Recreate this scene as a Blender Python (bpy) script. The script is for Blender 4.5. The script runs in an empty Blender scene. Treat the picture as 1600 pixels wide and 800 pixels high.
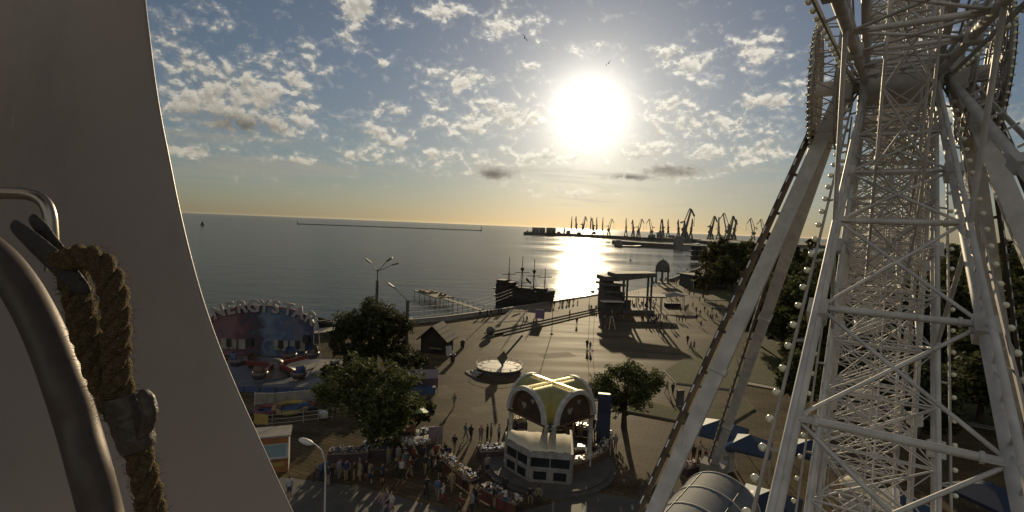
import bpy, bmesh, math, random
from mathutils import Vector, Matrix
random.seed(7)
R = math.radians
scene = bpy.context.scene
col = scene.collection

# ------------------------------------------------------------------ camera, sky, sun, exposure
CAM_H = 21.0
PITCH, ROLL = R(3.36), R(2.35)
f_ = Vector((0, math.cos(PITCH), -math.sin(PITCH)))
u0 = Vector((0, math.sin(PITCH), math.cos(PITCH))); r0 = Vector((1, 0, 0))
r_ = r0 * math.cos(ROLL) + u0 * math.sin(ROLL)
u_ = u0 * math.cos(ROLL) - r0 * math.sin(ROLL)
CAM = Vector((0, 0, CAM_H))
cd = bpy.data.cameras.new('camera'); cam = bpy.data.objects.new('camera', cd); col.objects.link(cam)
cam.matrix_world = Matrix(((r_.x, u_.x, -f_.x, 0), (r_.y, u_.y, -f_.y, 0), (r_.z, u_.z, -f_.z, CAM_H), (0, 0, 0, 1)))
cd.lens = 18; cd.sensor_width = 36; cd.clip_start = 0.05; cd.clip_end = 80000
scene.camera = cam

def ray(px, py):
    return f_ + r_ * ((px - 800) / 800) + u_ * ((400 - py) / 800)
def G(px, py, z=0.0):
    """point of the horizontal plane z seen at that place of the photograph"""
    d = ray(px, py); t = (z - CAM_H) / d.z
    return CAM + d * t
def at(px, py, depth):
    return CAM + ray(px, py) * depth
def depth_of(p):
    return (Vector(p) - CAM).dot(f_)
def mpp(p):
    """metres per photograph pixel at a point"""
    return depth_of(p) / 800.0

sd = ray(921, 176).normalized()
SUN_EL = math.asin(sd.z); SUN_AZ = math.atan2(sd.x, sd.y)
sl = bpy.data.lights.new('sun', 'SUN'); sun = bpy.data.objects.new('sun', sl); col.objects.link(sun)
sl.energy = 3.7; sl.angle = R(0.53); sl.color = (1.0, 0.80, 0.50)
sun.rotation_euler = (-sd).to_track_quat('-Z', 'Y').to_euler()
sun.location = (0, 0, 80)

SKY_STRENGTH = 0.05
EXPOSURE = 0.0
HAZE = 0.35e-5
world = bpy.data.worlds.new('World'); scene.world = world; world.use_nodes = True
def build_sky():
    nt = world.node_tree; N = nt.nodes; L = nt.links; N.clear()
    def node(t, **kw):
        n = N.new(t)
        for k, v in kw.items(): setattr(n, k, v)
        return n
    def m(op, a, b=None, c=None, clamp=False):
        n = node('ShaderNodeMath', operation=op, use_clamp=clamp)
        for i, v in enumerate((a, b, c)):
            if v is None: continue
            if isinstance(v, (int, float)): n.inputs[i].default_value = v
            else: L.new(v, n.inputs[i])
        return n.outputs[0]
    def mixc(fac, a, b, bt='MIX'):
        n = node('ShaderNodeMix', data_type='RGBA', blend_type=bt)
        for s, v in ((n.inputs['Factor'], fac), (n.inputs['A'], a), (n.inputs['B'], b)):
            if isinstance(v, (int, float)): s.default_value = v
            elif isinstance(v, tuple): s.default_value = (*v, 1)
            else: L.new(v, s)
        return n.outputs['Result']
    def scale_c(c, f):
        n = node('ShaderNodeVectorMath', operation='SCALE')
        if isinstance(c, tuple): n.inputs[0].default_value = c
        else: L.new(c, n.inputs[0])
        if isinstance(f, (int, float)): n.inputs['Scale'].default_value = f
        else: L.new(f, n.inputs['Scale'])
        return n.outputs[0]
    def add_c(a, b):
        n = node('ShaderNodeVectorMath', operation='ADD'); L.new(a, n.inputs[0]); L.new(b, n.inputs[1]); return n.outputs[0]
    def tint(c, t):
        n = node('ShaderNodeVectorMath', operation='MULTIPLY'); L.new(c, n.inputs[0]); n.inputs[1].default_value = t; return n.outputs[0]
    def ss(x, lo, hi, a=0.0, b=1.0):
        n = node('ShaderNodeMapRange', interpolation_type='SMOOTHSTEP')
        L.new(x, n.inputs[0]); n.inputs[1].default_value = lo; n.inputs[2].default_value = hi
        n.inputs[3].default_value = a; n.inputs[4].default_value = b
        return n.outputs[0]
    tc = node('ShaderNodeTexCoord'); D = tc.outputs['Generated']
    sky = node('ShaderNodeTexSky', sky_type='NISHITA', sun_disc=False)
    sky.sun_elevation = SUN_EL; sky.sun_rotation = SUN_AZ
    sky.altitude = 20; sky.air_density = 1.0; sky.dust_density = 0.18; sky.ozone_density = 1.5
    sep = node('ShaderNodeSeparateXYZ'); L.new(D, sep.inputs[0])
    x, y, z = sep.outputs
    az = m('ARCTAN2', x, y); el = m('ARCSINE', z)
    dot = node('ShaderNodeVectorMath', operation='DOT_PRODUCT'); L.new(D, dot.inputs[0]); dot.inputs[1].default_value = sd
    th = m('ARCCOSINE', m('MINIMUM', dot.outputs['Value'], 0.9999999))        # angle from the sun, radians
    # aureole of the low sun in hazy air
    core = m('POWER', 2.718, m('MULTIPLY', m('POWER', m('DIVIDE', th, 0.062), 2.0), -1.0))
    mid = m('POWER', 2.718, m('MULTIPLY', m('DIVIDE', th, 0.078), -1.0))
    wide = m('POWER', 2.718, m('MULTIPLY', m('DIVIDE', th, 0.34), -1.0))
    base = scale_c(sky.outputs[0], SKY_STRENGTH)
    # bluish air above, cream haze towards the horizon
    hz = m('POWER', 2.718, m('MULTIPLY', m('DIVIDE', m('MAXIMUM', el, 0.0), 0.13), -1.0))
    front = ss(m('COSINE', m('SUBTRACT', az, SUN_AZ)), -0.4, 1.0, 1.0, 1.0)
    base = mixc(m('POWER', 2.718, m('MULTIPLY', m('DIVIDE', m('MAXIMUM', el, 0.0), 0.06), -1.0)), base, tint(base, (.72,.84,1.32)))
    skyc = scale_c(mixc(hz, tint(base, (.89,.83,.86)), tint(base, (.61,.595,.50))), front)
    skyc = add_c(skyc, scale_c((1.0, 0.97, 0.88), m('MULTIPLY', core, 0.8)))
    skyc = add_c(skyc, scale_c((1.0, 0.93, 0.74), m('MULTIPLY', mid, 1.05)))
    skyc = add_c(skyc, scale_c((1.0, 0.93, 0.76), m('MULTIPLY', wide, 0.105)))
    # clouds: puffs gathered in drifts
    cov = None
    for (cx, cy, rx, ry, w) in CLOUDS:
        d = ray(cx, cy).normalized(); ca = math.atan2(d.x, d.y); ce = math.asin(d.z)
        k = (1 + ((cx - 800) / 800) ** 2)
        dx = m('DIVIDE', m('SUBTRACT', az, ca), rx / 800 / k * 1.25)
        tilt = m('MULTIPLY', m('SUBTRACT', az, ca), 0.0)
        dy = m('DIVIDE', m('SUBTRACT', m('SUBTRACT', el, ce), tilt), ry / 800 * 1.25)
        rr = m('ADD', m('MULTIPLY', dx, dx), m('MULTIPLY', dy, dy))
        g = m('MULTIPLY', m('POWER', 2.718, m('MULTIPLY', rr, -1.0)), w)
        cov = g if cov is None else m('MAXIMUM', cov, g)
    comb = node('ShaderNodeCombineXYZ'); L.new(az, comb.inputs[0]); L.new(m('MULTIPLY', el, 1.35), comb.inputs[1])
    def noise(vec, sc, det, rough, off=(0, 0, 0), dist=0.0):
        a = node('ShaderNodeVectorMath', operation='ADD'); L.new(vec, a.inputs[0]); a.inputs[1].default_value = off
        n = node('ShaderNodeTexNoise'); L.new(a.outputs[0], n.inputs['Vector'])
        n.inputs['Scale'].default_value = sc; n.inputs['Detail'].default_value = det
        n.inputs['Roughness'].default_value = rough; n.inputs['Distortion'].default_value = dist
        return n.outputs['Fac']
    def dens(off):
        n1 = noise(comb.outputs[0], 26.0, 9.0, 0.61, off, 0.35)
        n2 = noise(comb.outputs[0], 64.0, 4.0, 0.6, off, 0.2)
        return m('ADD', m('MULTIPLY', m('ADD', m('MULTIPLY', n1, 0.72), m('MULTIPLY', n2, 0.28)), 1.5), -0.25)
    dn = dens((3.1, 0.7, 0)); dn2 = dens((3.1 + 0.008 * math.sin(SUN_AZ), 0.7 + 0.011, 0))
    lowfade = ss(el, 0.02, 0.10)
    rear = ss(m('COSINE', m('SUBTRACT', az, SUN_AZ)), 0.25, -0.45)      # bright cloud added out of view behind the camera to lift shaded faces
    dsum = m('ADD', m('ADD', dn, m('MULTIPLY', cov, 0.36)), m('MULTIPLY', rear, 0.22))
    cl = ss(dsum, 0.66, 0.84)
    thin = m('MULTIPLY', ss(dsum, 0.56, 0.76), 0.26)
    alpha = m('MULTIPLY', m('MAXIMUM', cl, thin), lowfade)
    # sunward sides bright, thick middles greyer
    lit = ss(m('SUBTRACT', dn, dn2), -0.10, 0.15)
    thick = ss(dsum, 0.78, 1.10)
    near = m('POWER', 2.718, m('MULTIPLY', m('DIVIDE', th, 0.45), -1.0))
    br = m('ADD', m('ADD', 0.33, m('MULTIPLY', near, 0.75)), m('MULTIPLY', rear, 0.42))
    br = m('MULTIPLY', br, m('ADD', 0.72, m('MULTIPLY', lit, 0.42)))
    br = m('MULTIPLY', br, m('SUBTRACT', 1.0, m('MULTIPLY', thick, 0.30)))
    dk = None
    for (cx, cy, rx, ry) in DARK:      # low grey banks under the sun
        d = ray(cx, cy).normalized(); ca = math.atan2(d.x, d.y); ce = math.asin(d.z)
        k = (1 + ((cx - 800) / 800) ** 2)
        dx = m('DIVIDE', m('SUBTRACT', az, ca), rx / 800 / k); dy = m('DIVIDE', m('SUBTRACT', el, ce), ry / 800)
        g = m('POWER', 2.718, m('MULTIPLY', m('ADD', m('MULTIPLY', dx, dx), m('MULTIPLY', dy, dy)), -1.0))
        dk = g if dk is None else m('MAXIMUM', dk, g)
    br = m('MULTIPLY', br, m('SUBTRACT', 1.0, m('MULTIPLY', dk, 0.62)))
    clc = scale_c(mixc(hz, (1.0, 0.95, 0.83), (1.0, 0.90, 0.70)), br)
    # dark flat patches under the sun
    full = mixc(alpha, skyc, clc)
    full = add_c(full, scale_c((1.0, 0.97, 0.88), m('MULTIPLY', m('MULTIPLY', core, alpha), 1.2)))
    # streaks of thin low cloud
    cs = node('ShaderNodeCombineXYZ'); L.new(m('MULTIPLY', az, 3.0), cs.inputs[0]); L.new(m('MULTIPLY', el, 34.0), cs.inputs[1])
    st = noise(cs.outputs[0], 1.0, 6.0, 0.6, (1.7, 5.2, 0), 0.6)
    band = m('MULTIPLY', ss(el, 0.02, 0.06), ss(el, 0.20, 0.11))
    stf = m('MULTIPLY', m('MULTIPLY', ss(st, 0.48, 0.66), band), 0.55)
    full = mixc(stf, full, scale_c((0.98, 0.90, 0.74), m('ADD', 0.20, m('MULTIPLY', near, 0.55))))
    bg = node('ShaderNodeBackground'); bg.inputs['Strength'].default_value = 1.0
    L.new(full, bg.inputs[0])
    out = node('ShaderNodeOutputWorld'); L.new(bg.outputs[0], out.inputs[0])
DARK = [(775,273,34,11),(1055,268,60,10),(985,277,48,6),(200,215,60,10),(860,205,14,9),(370,195,70,14)]
CLOUDS = [  # drifts of cloud: where they stand in the sky, their extent and how closed they are
 (370,165,115,42,1.0),(300,115,50,35,.75),(440,125,55,35,.8),(250,72,28,26,.7),(470,178,40,24,.8),
 (562,14,34,22,.95),(540,62,32,14,.7),(690,15,34,16,.85),(790,36,46,20,.85),(605,32,22,10,.6),(480,78,18,18,.55),(600,102,18,9,.6),
 (718,122,80,17,.85),(605,174,48,11,.75),(600,215,44,26,.8),(775,180,90,26,.9),(720,195,60,18,.8),(690,245,80,14,.75),(830,104,20,7,.7),
 (900,72,60,8,.55),(1035,85,30,14,.75),(1085,98,52,20,.85),(1185,75,42,24,.85),(1245,128,26,10,.7),(1210,160,64,16,.85),
 (1050,168,55,22,.8),(1110,195,110,22,.85),(1030,212,44,28,.8),(1160,238,110,20,.8),(1000,240,60,14,.7),(850,245,110,13,.8),
 (775,271,36,12,1.35),(1055,266,64,11,1.3),(985,275,50,7,.95),(620,250,120,9,.7),(320,238,120,9,.75),(430,248,150,6,.65),(880,300,60,9,.7),
 (1420,60,60,30,.7),(1470,210,80,30,.7),(1590,190,30,20,.4),(330,20,60,14,.5),(130,120,60,40,.6)]
build_sky()
vs = scene.view_settings
vs.view_transform = 'Standard'; vs.look = 'None'; vs.exposure = EXPOSURE; vs.gamma = 1.0; vs.use_curve_mapping = False
scene.render.engine = 'CYCLES'
cy = scene.cycles
cy.use_denoising = True; cy.denoiser = 'OPENIMAGEDENOISE'
cy.max_bounces = 6; cy.diffuse_bounces = 4; cy.glossy_bounces = 3; cy.transmission_bounces = 4; cy.transparent_max_bounces = 8; cy.volume_bounces = 0
cy.sample_clamp_indirect = 6.0; cy.sample_clamp_direct = 0.0
cy.caustics_reflective = False; cy.caustics_refractive = False

# ------------------------------------------------------------------ helpers
class MB:
    """collects shapes for one mesh"""
    def __init__(s): s.v = []; s.f = []; s.m = []; s.sm = []
    def add(s, vs, fs, mi=0, smooth=False):
        o = len(s.v); s.v.extend([tuple(v) for v in vs])
        for f in fs: s.f.append(tuple(i + o for i in f)); s.m.append(mi); s.sm.append(smooth)
    def box(s, c, size, rz=0.0, mi=0, M=None):
        hx, hy, hz = size[0]/2, size[1]/2, size[2]/2
        pts = [Vector((x, y, z)) for z in (-hz, hz) for (x, y) in ((-hx, -hy), (hx, -hy), (hx, hy), (-hx, hy))]
        rot = M if M is not None else Matrix.Rotation(rz, 3, 'Z')
        c = Vector(c)
        s.add([rot @ p + c for p in pts], [(0,3,2,1),(4,5,6,7),(0,1,5,4),(1,2,6,5),(2,3,7,6),(3,0,4,7)], mi)
    def beam(s, a, b, w, h=None, mi=0, up=None):
        """square beam from a to b"""
        a = Vector(a); b = Vector(b); h = h or w; d = (b - a); L = d.length
        if L < 1e-6: return
        d /= L
        up = Vector(up) if up is not None else (Vector((0, 0, 1)) if abs(d.z) < 0.95 else Vector((0, 1, 0)))
        x = d.cross(up).normalized(); y = x.cross(d)
        pts = [p + x * (sx * w/2) + y * (sy * h/2) for p in (a, b) for (sx, sy) in ((-1,-1),(1,-1),(1,1),(-1,1))]
        s.add(pts, [(0,3,2,1),(4,5,6,7),(0,1,5,4),(1,2,6,5),(2,3,7,6),(3,0,4,7)], mi)
    def tube(s, a, b, r, n=8, r2=None, mi=0, cap=True):
        s.poly([a, b], [r, r if r2 is None else r2], n, mi, cap)
    def poly(s, pts, rad, n=8, mi=0, cap=True):
        pts = [Vector(p) for p in pts]
        if isinstance(rad, (int, float)): rad = [rad] * len(pts)
        t0 = (pts[1] - pts[0]).normalized()
        ref = Vector((0, 0, 1)) if abs(t0.z) < 0.9 else Vector((1, 0, 0))
        x = t0.cross(ref).normalized()
        vs = []
        for i, p in enumerate(pts):
            if i == 0: t = t0
            elif i == len(pts) - 1: t = (pts[i] - pts[i-1]).normalized()
            else: t = ((pts[i+1] - pts[i]).normalized() + (pts[i] - pts[i-1]).normalized()).normalized()
            x = (x - t * x.dot(t)).normalized(); y = t.cross(x)
            for k in range(n):
                a = 2*math.pi*k/n
                vs.append(p + (x*math.cos(a) + y*math.sin(a)) * rad[i])
        fs = []
        for i in range(len(pts) - 1):
            for k in range(n):
                fs.append((i*n+k, i*n+(k+1) % n, (i+1)*n+(k+1) % n, (i+1)*n+k))
        s.add(vs, fs, mi, True)
        if cap:
            s.add(vs[:n][::-1], [tuple(range(n))], mi); s.add(vs[-n:], [tuple(range(n))], mi)
    def lathe(s, prof, c=(0, 0, 0), n=24, mi=0, smooth=True, a0=0.0, a1=2*math.pi):
        """profile of (r, z) turned about z"""
        c = Vector(c); vs = []; full = abs(a1 - a0 - 2*math.pi) < 1e-6; k_ = n if full else n + 1
        for (r, z) in prof:
            for k in range(k_):
                a = a0 + (a1 - a0)*k/n; vs.append(c + Vector((r*math.cos(a), r*math.sin(a), z)))
        fs = []
        for i in range(len(prof) - 1):
            for k in range(n):
                k2 = (k+1) % k_
                fs.append((i*k_+k, i*k_+k2, (i+1)*k_+k2, (i+1)*k_+k))
        s.add(vs, fs, mi, smooth)
    def ball(s, c, r, n=8, mi=0, sz=1.0):
        h = max(3, n//2)
        prof = [(max(1e-4, r*math.sin(math.pi*i/h)), -r*sz*math.cos(math.pi*i/h)) for i in range(h+1)]
        s.lathe(prof, c, n, mi)
    def prism(s, outline, z0, z1, mi=0, M=None):
        """2D outline extruded; M (4x4) places it"""
        n = len(outline)
        vs = [Vector((x, y, z)) for z in (z0, z1) for (x, y) in outline]
        if M is not None: vs = [M @ v for v in vs]
        fs = [tuple(range(n))[::-1], tuple(range(n, 2*n))] + [(i, (i+1) % n, n+(i+1) % n, n+i) for i in range(n)]
        s.add(vs, fs, mi)
    def mesh(s, name, mats):
        me = bpy.data.meshes.new(name)
        me.from_pydata(s.v, [], s.f)
        for mt in mats: me.materials.append(mt)
        me.polygons.foreach_set('material_index', s.m); me.polygons.foreach_set('use_smooth', s.sm)
        me.update()
        return me

def obj(name, mb, mats, parent=None, loc=None, rz=None):
    if not isinstance(mats, (list, tuple)): mats = [mats]
    me = mb.mesh(name, mats) if isinstance(mb, MB) else mb
    o = bpy.data.objects.new(name, me); col.objects.link(o)
    if parent is not None: o.parent = parent
    if loc is not None: o.location = loc
    if rz is not None: o.rotation_euler = (0, 0, rz)
    return o
def tag(o, label, cat, group=None, kind=None):
    if label: o['label'] = label
    if cat: o['category'] = cat
    if group: o['group'] = group
    if kind: o['kind'] = kind
    return o
def thing(name, loc, label, cat, group=None, rz=0.0):
    o = bpy.data.objects.new(name, None); col.objects.link(o)
    o.location = loc; o.rotation_euler = (0, 0, rz); o.empty_display_size = 0.2
    return tag(o, label, cat, group)
def structure(name, mb, mats):
    o = obj(name, mb, mats); o['kind'] = 'structure'; return o
def copy_tree(o, parent=None):
    c = o.copy(); col.objects.link(c)
    if parent is not None: c.parent = parent
    for ch in list(o.children): copy_tree(ch, c)
    return c

# ------------------------------------------------------------------ materials
def mat(name, c, rough=0.6, metal=0.0, var=0.12, scale=3.0, spec=0.5, bump=0.0, bscale=20.0, coat=0.0, c2=None, detail=5.0):
    m = bpy.data.materials.new(name); m.use_nodes = True
    nt = m.node_tree; N = nt.nodes; L = nt.links
    b = N['Principled BSDF']
    b.inputs['Roughness'].default_value = rough; b.inputs['Metallic'].default_value = metal
    b.inputs['Specular IOR Level'].default_value = spec; b.inputs['Coat Weight'].default_value = coat
    g = N.new('ShaderNodeNewGeometry')
    n = N.new('ShaderNodeTexNoise'); n.inputs['Scale'].default_value = scale; n.inputs['Detail'].default_value = detail
    L.new(g.outputs['Position'], n.inputs['Vector'])
    mx = N.new('ShaderNodeMix'); mx.data_type = 'RGBA'
    rmp = N.new('ShaderNodeMapRange'); L.new(n.outputs['Fac'], rmp.inputs[0]); rmp.inputs[1].default_value = 0.3; rmp.inputs[2].default_value = 0.7
    L.new(rmp.outputs[0], mx.inputs['Factor'])
    lo = tuple(max(0, x*(1-var)) for x in c); hi = tuple(min(1, x*(1+var)) for x in c)
    if c2 is not None: lo, hi = c, c2
    mx.inputs['A'].default_value = (*lo, 1); mx.inputs['B'].default_value = (*hi, 1)
    L.new(mx.outputs['Result'], b.inputs['Base Color'])
    if bump:
        bn = N.new('ShaderNodeTexNoise'); bn.inputs['Scale'].default_value = bscale; bn.inputs['Detail'].default_value = 4
        L.new(g.outputs['Position'], bn.inputs['Vector'])
        bp = N.new('ShaderNodeBump'); bp.inputs['Strength'].default_value = bump; bp.inputs['Distance'].default_value = 0.05
        L.new(bn.outputs['Fac'], bp.inputs['Height']); L.new(bp.outputs[0], b.inputs['Normal'])
    return m
def leaf_mat(name, c, c2):
    m = mat(name, c, 0.7, 0, 0, 0.7, 0.12, c2=c2, detail=6)
    nt = m.node_tree; N = nt.nodes; L = nt.links
    b = N['Principled BSDF']; src = b.inputs['Base Color'].links[0].from_socket
    t = N.new('ShaderNodeBsdfTranslucent'); L.new(src, t.inputs[0])
    ms = N.new('ShaderNodeMixShader'); ms.inputs[0].default_value = 0.42
    L.new(b.outputs[0], ms.inputs[1]); L.new(t.outputs[0], ms.inputs[2])
    L.new(ms.outputs[0], N['Material Output'].inputs[0])
    return m
M = {}
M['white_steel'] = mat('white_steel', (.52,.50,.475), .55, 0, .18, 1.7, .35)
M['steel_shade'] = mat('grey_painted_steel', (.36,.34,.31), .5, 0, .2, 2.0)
M['dark_steel'] = mat('dark_steel', (.10,.095,.085), .5, .3, .25, 3)
M['rust_steel'] = mat('rusty_dark_steel', (.09,.07,.055), .7, .2, .35, .3)
M['bulb'] = mat('frosted_globe', (.82,.80,.62), .25, 0, .03, 2)
M['led'] = mat('white_lamp_cover', (.85,.85,.82), .3, 0, .02, 2)
M['paving'] = mat('plaza_paving', (.16,.13,.092), .75, 0, .2, .35, .03, .25, 6)
M['asphalt'] = mat('asphalt', (.085,.078,.068), .7, 0, .2, .8, .4, .3, 15)
M['kerb'] = mat('kerb_stone', (.22,.19,.15), .7, 0, .15, 2)
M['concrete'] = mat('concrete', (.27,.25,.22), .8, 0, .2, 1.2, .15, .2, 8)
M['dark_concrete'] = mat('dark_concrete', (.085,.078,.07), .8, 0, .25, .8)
M['bark'] = mat('bark', (.075,.055,.04), .9, 0, .3, 6, .3, .5, 18)
M['leaf'] = leaf_mat('tree_leaves', (.07,.082,.032), (.12,.135,.052))
M['leaf_dark'] = leaf_mat('dark_tree_leaves', (.055,.062,.028), (.095,.10,.045))
M['leaf_warm'] = leaf_mat('yellowing_leaves', (.085,.085,.035), (.15,.125,.055))
M['grass'] = mat('grass_turf', (.045,.055,.02), .95, 0, 0, 1.5, .2, .6, 9, c2=(.10,.09,.035))
M['sand'] = mat('beach_sand', (.33,.29,.22), .9, 0, .15, 1.5)
M['white_paint'] = mat('white_wall_paint', (.42,.405,.39), .6, 0, .22, 2.2, .3)
M['kiosk_paint'] = mat('grey_white_kiosk_paint', (.27,.26,.25), .65, 0, .22, 2.2, .25)
M['gold'] = mat('gold_roof_sheet', (.42,.36,.12), .36, .55, .12, 1.2, .5)
M['gold_bright'] = mat('polished_gold_ridge', (.85,.68,.30), .16, 1.0, .05, 2)
M['mural'] = mat('painted_mural', (.085,.045,.02), .6, 0, 0, 1.1, c2=(.03,.022,.018))
M['canvas'] = mat('beige_canvas', (.62,.55,.42), .8, 0, .08, 1.0, .3, .3, 2)
M['black'] = mat('black_void', (.02,.02,.02), .6, 0, .2, 3)
M['glass_dark'] = mat('dark_glass', (.02,.024,.028), .12, 0, .1, 1)
M['wood'] = mat('brown_wood', (.11,.07,.042), .65, 0, .3, 2.5, .4)
M['dark_wood'] = mat('dark_ship_wood', (.038,.031,.026), .75, 0, .35, 1.2, .3)
M['old_wood'] = mat('weathered_planks', (.21,.175,.125), .85, 0, .3, 2)
M['red_cloth'] = mat('dark_red_skirt_cloth', (.11,.038,.025), .9, 0, .25, 2)
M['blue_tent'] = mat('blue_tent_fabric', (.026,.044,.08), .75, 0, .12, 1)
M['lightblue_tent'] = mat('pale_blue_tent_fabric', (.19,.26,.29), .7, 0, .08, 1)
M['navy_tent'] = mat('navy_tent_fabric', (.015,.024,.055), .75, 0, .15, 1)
M['grey_tent'] = mat('grey_vault_fabric', (.135,.145,.16), .75, 0, .2, .6, .2)
M['purple'] = mat('purple_fabric', (.15,.115,.17), .8, 0, .12, 1)
M['pinkgrey'] = mat('pinkish_tent_fabric', (.20,.16,.18), .8, 0, .1, 1)
M['green_umb'] = mat('green_umbrella_fabric', (.26,.42,.14), .6, 0, .1, 1)
M['orange'] = mat('orange_panel', (.26,.11,.04), .6, 0, .2, 2)
M['yellow'] = mat('yellow_vinyl', (.30,.22,.06), .6, 0, .15, 2)
M['red'] = mat('red_paint', (.15,.035,.025), .5, 0, .2, 2)
M['blue_paint'] = mat('blue_paint', (.045,.075,.16), .6, 0, .2, 2)
M['deck'] = mat('ride_deck_plates', (.12,.125,.14), .5, 0, .2, 1.2)
M['letter'] = mat('grey_letter_paint', (.27,.245,.24), .7, 0, .2, 4)
M['panel_white'] = mat('cabin_white_fibreglass', (.345,.305,.29), .42, 0, .09, 2.2, .4, .05, 240)
M['chrome'] = mat('brushed_steel', (.36,.32,.27), .33, 1.0, .10, 14, .5, .02, 120)
M['rail_steel'] = mat('worn_brown_steel', (.105,.085,.075), .5, .35, .10, 90, .4, .02, 240)
M['rope'] = mat('hemp_rope', (.25,.19,.10), .95, 0, .35, 260, .2, .9, 480)
M['strap'] = mat('dark_leather_strap', (.05,.044,.042), .65, 0, .25, 60, .4, .3, 200)
M['tape'] = mat('brown_adhesive_tape', (.06,.046,.035), .45, 0, .25, 60, .5, .2, 60)
M['poster_blue'] = mat('dark_blue_poster', (.02,.035,.085), .5, 0, 0, .8, c2=(.03,.04,.065))
M['flag'] = mat('pale_flag_cloth', (.5,.45,.38), .8, 0, .1, 1)
M['bird'] = mat('dark_feathers', (.06,.055,.05), .8, 0, .2, 20)
M['dial'] = mat('sundial_pale_stone', (.50,.46,.37), .6, 0, .12, 1.2)
M['tile_roof'] = mat('brown_tiled_roof', (.085,.06,.045), .8, 0, .25, 2)
M['far_metal'] = mat('harbour_crane_paint', (.10,.095,.085), .6, .1, .3, .05)
M['far_land'] = mat('harbour_quay_stone', (.10,.09,.08), .9, 0, .3, .02)
M['far_wall'] = mat('harbour_shed_wall', (.17,.16,.15), .8, 0, .2, .03)
M['silver'] = mat('silver_goods', (.7,.68,.66), .18, 1.0, .1, 30)
M['goods_mix'] = mat('mixed_goods', (.45,.36,.28), .35, 0, .6, 9, .6)
M['goods_dark'] = mat('dark_goods', (.08,.06,.07), .4, 0, .5, 9, .5)

def grime(m, c, lo, hi, scale, stretch=(1, 1, 1), amount=.8):
    """dirt or rust with a shape of its own, mixed over the base colour"""
    nt = m.node_tree; N = nt.nodes; L = nt.links; b = N['Principled BSDF']
    src = b.inputs['Base Color'].links[0].from_socket
    g = N.new('ShaderNodeNewGeometry'); mp = N.new('ShaderNodeMapping'); mp.inputs['Scale'].default_value = stretch; L.new(g.outputs['Position'], mp.inputs[0])
    n = N.new('ShaderNodeTexNoise'); n.inputs['Scale'].default_value = scale; n.inputs['Detail'].default_value = 9; n.inputs['Roughness'].default_value = .68; L.new(mp.outputs[0], n.inputs['Vector'])
    r = N.new('ShaderNodeMapRange'); L.new(n.outputs['Fac'], r.inputs[0]); r.inputs[1].default_value = lo; r.inputs[2].default_value = hi; r.inputs[4].default_value = amount
    x = N.new('ShaderNodeMix'); x.data_type = 'RGBA'; L.new(r.outputs[0], x.inputs['Factor']); L.new(src, x.inputs['A']); x.inputs['B'].default_value = (*c, 1)
    L.new(x.outputs['Result'], b.inputs['Base Color'])
grime(M['white_steel'], (.20,.13,.08), .60, .74, 2.6, (1, 1, .35), .75)
grime(M['white_steel'], (.30,.29,.27), .50, .70, .9, (1, 1, .5), .6)
grime(M['white_paint'], (.17,.15,.13), .56, .74, 1.6, (1, 1, .3), .6)
grime(M['panel_white'], (.22,.19,.175), .52, .74, 3.2, (1, 1, .5), .55)
grime(M['panel_white'], (.43,.39,.36), .66, .70, 9.0, (6, 6, .8), .45)
grime(M['kiosk_paint'], (.11,.10,.09), .54, .74, 1.6, (1, 1, .3), .6)
grime(M['grey_tent'], (.075,.07,.065), .52, .72, .9, (1, 1, 1), .6)
grime(M['canvas'], (.30,.26,.20), .55, .75, 1.4, (1, 1, 1), .5)
grime(M['concrete'], (.12,.105,.09), .54, .72, .8, (1, 1, .4), .6)
grime(M['deck'], (.05,.05,.052), .52, .7, .7, (1, 1, 1), .6)

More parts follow.
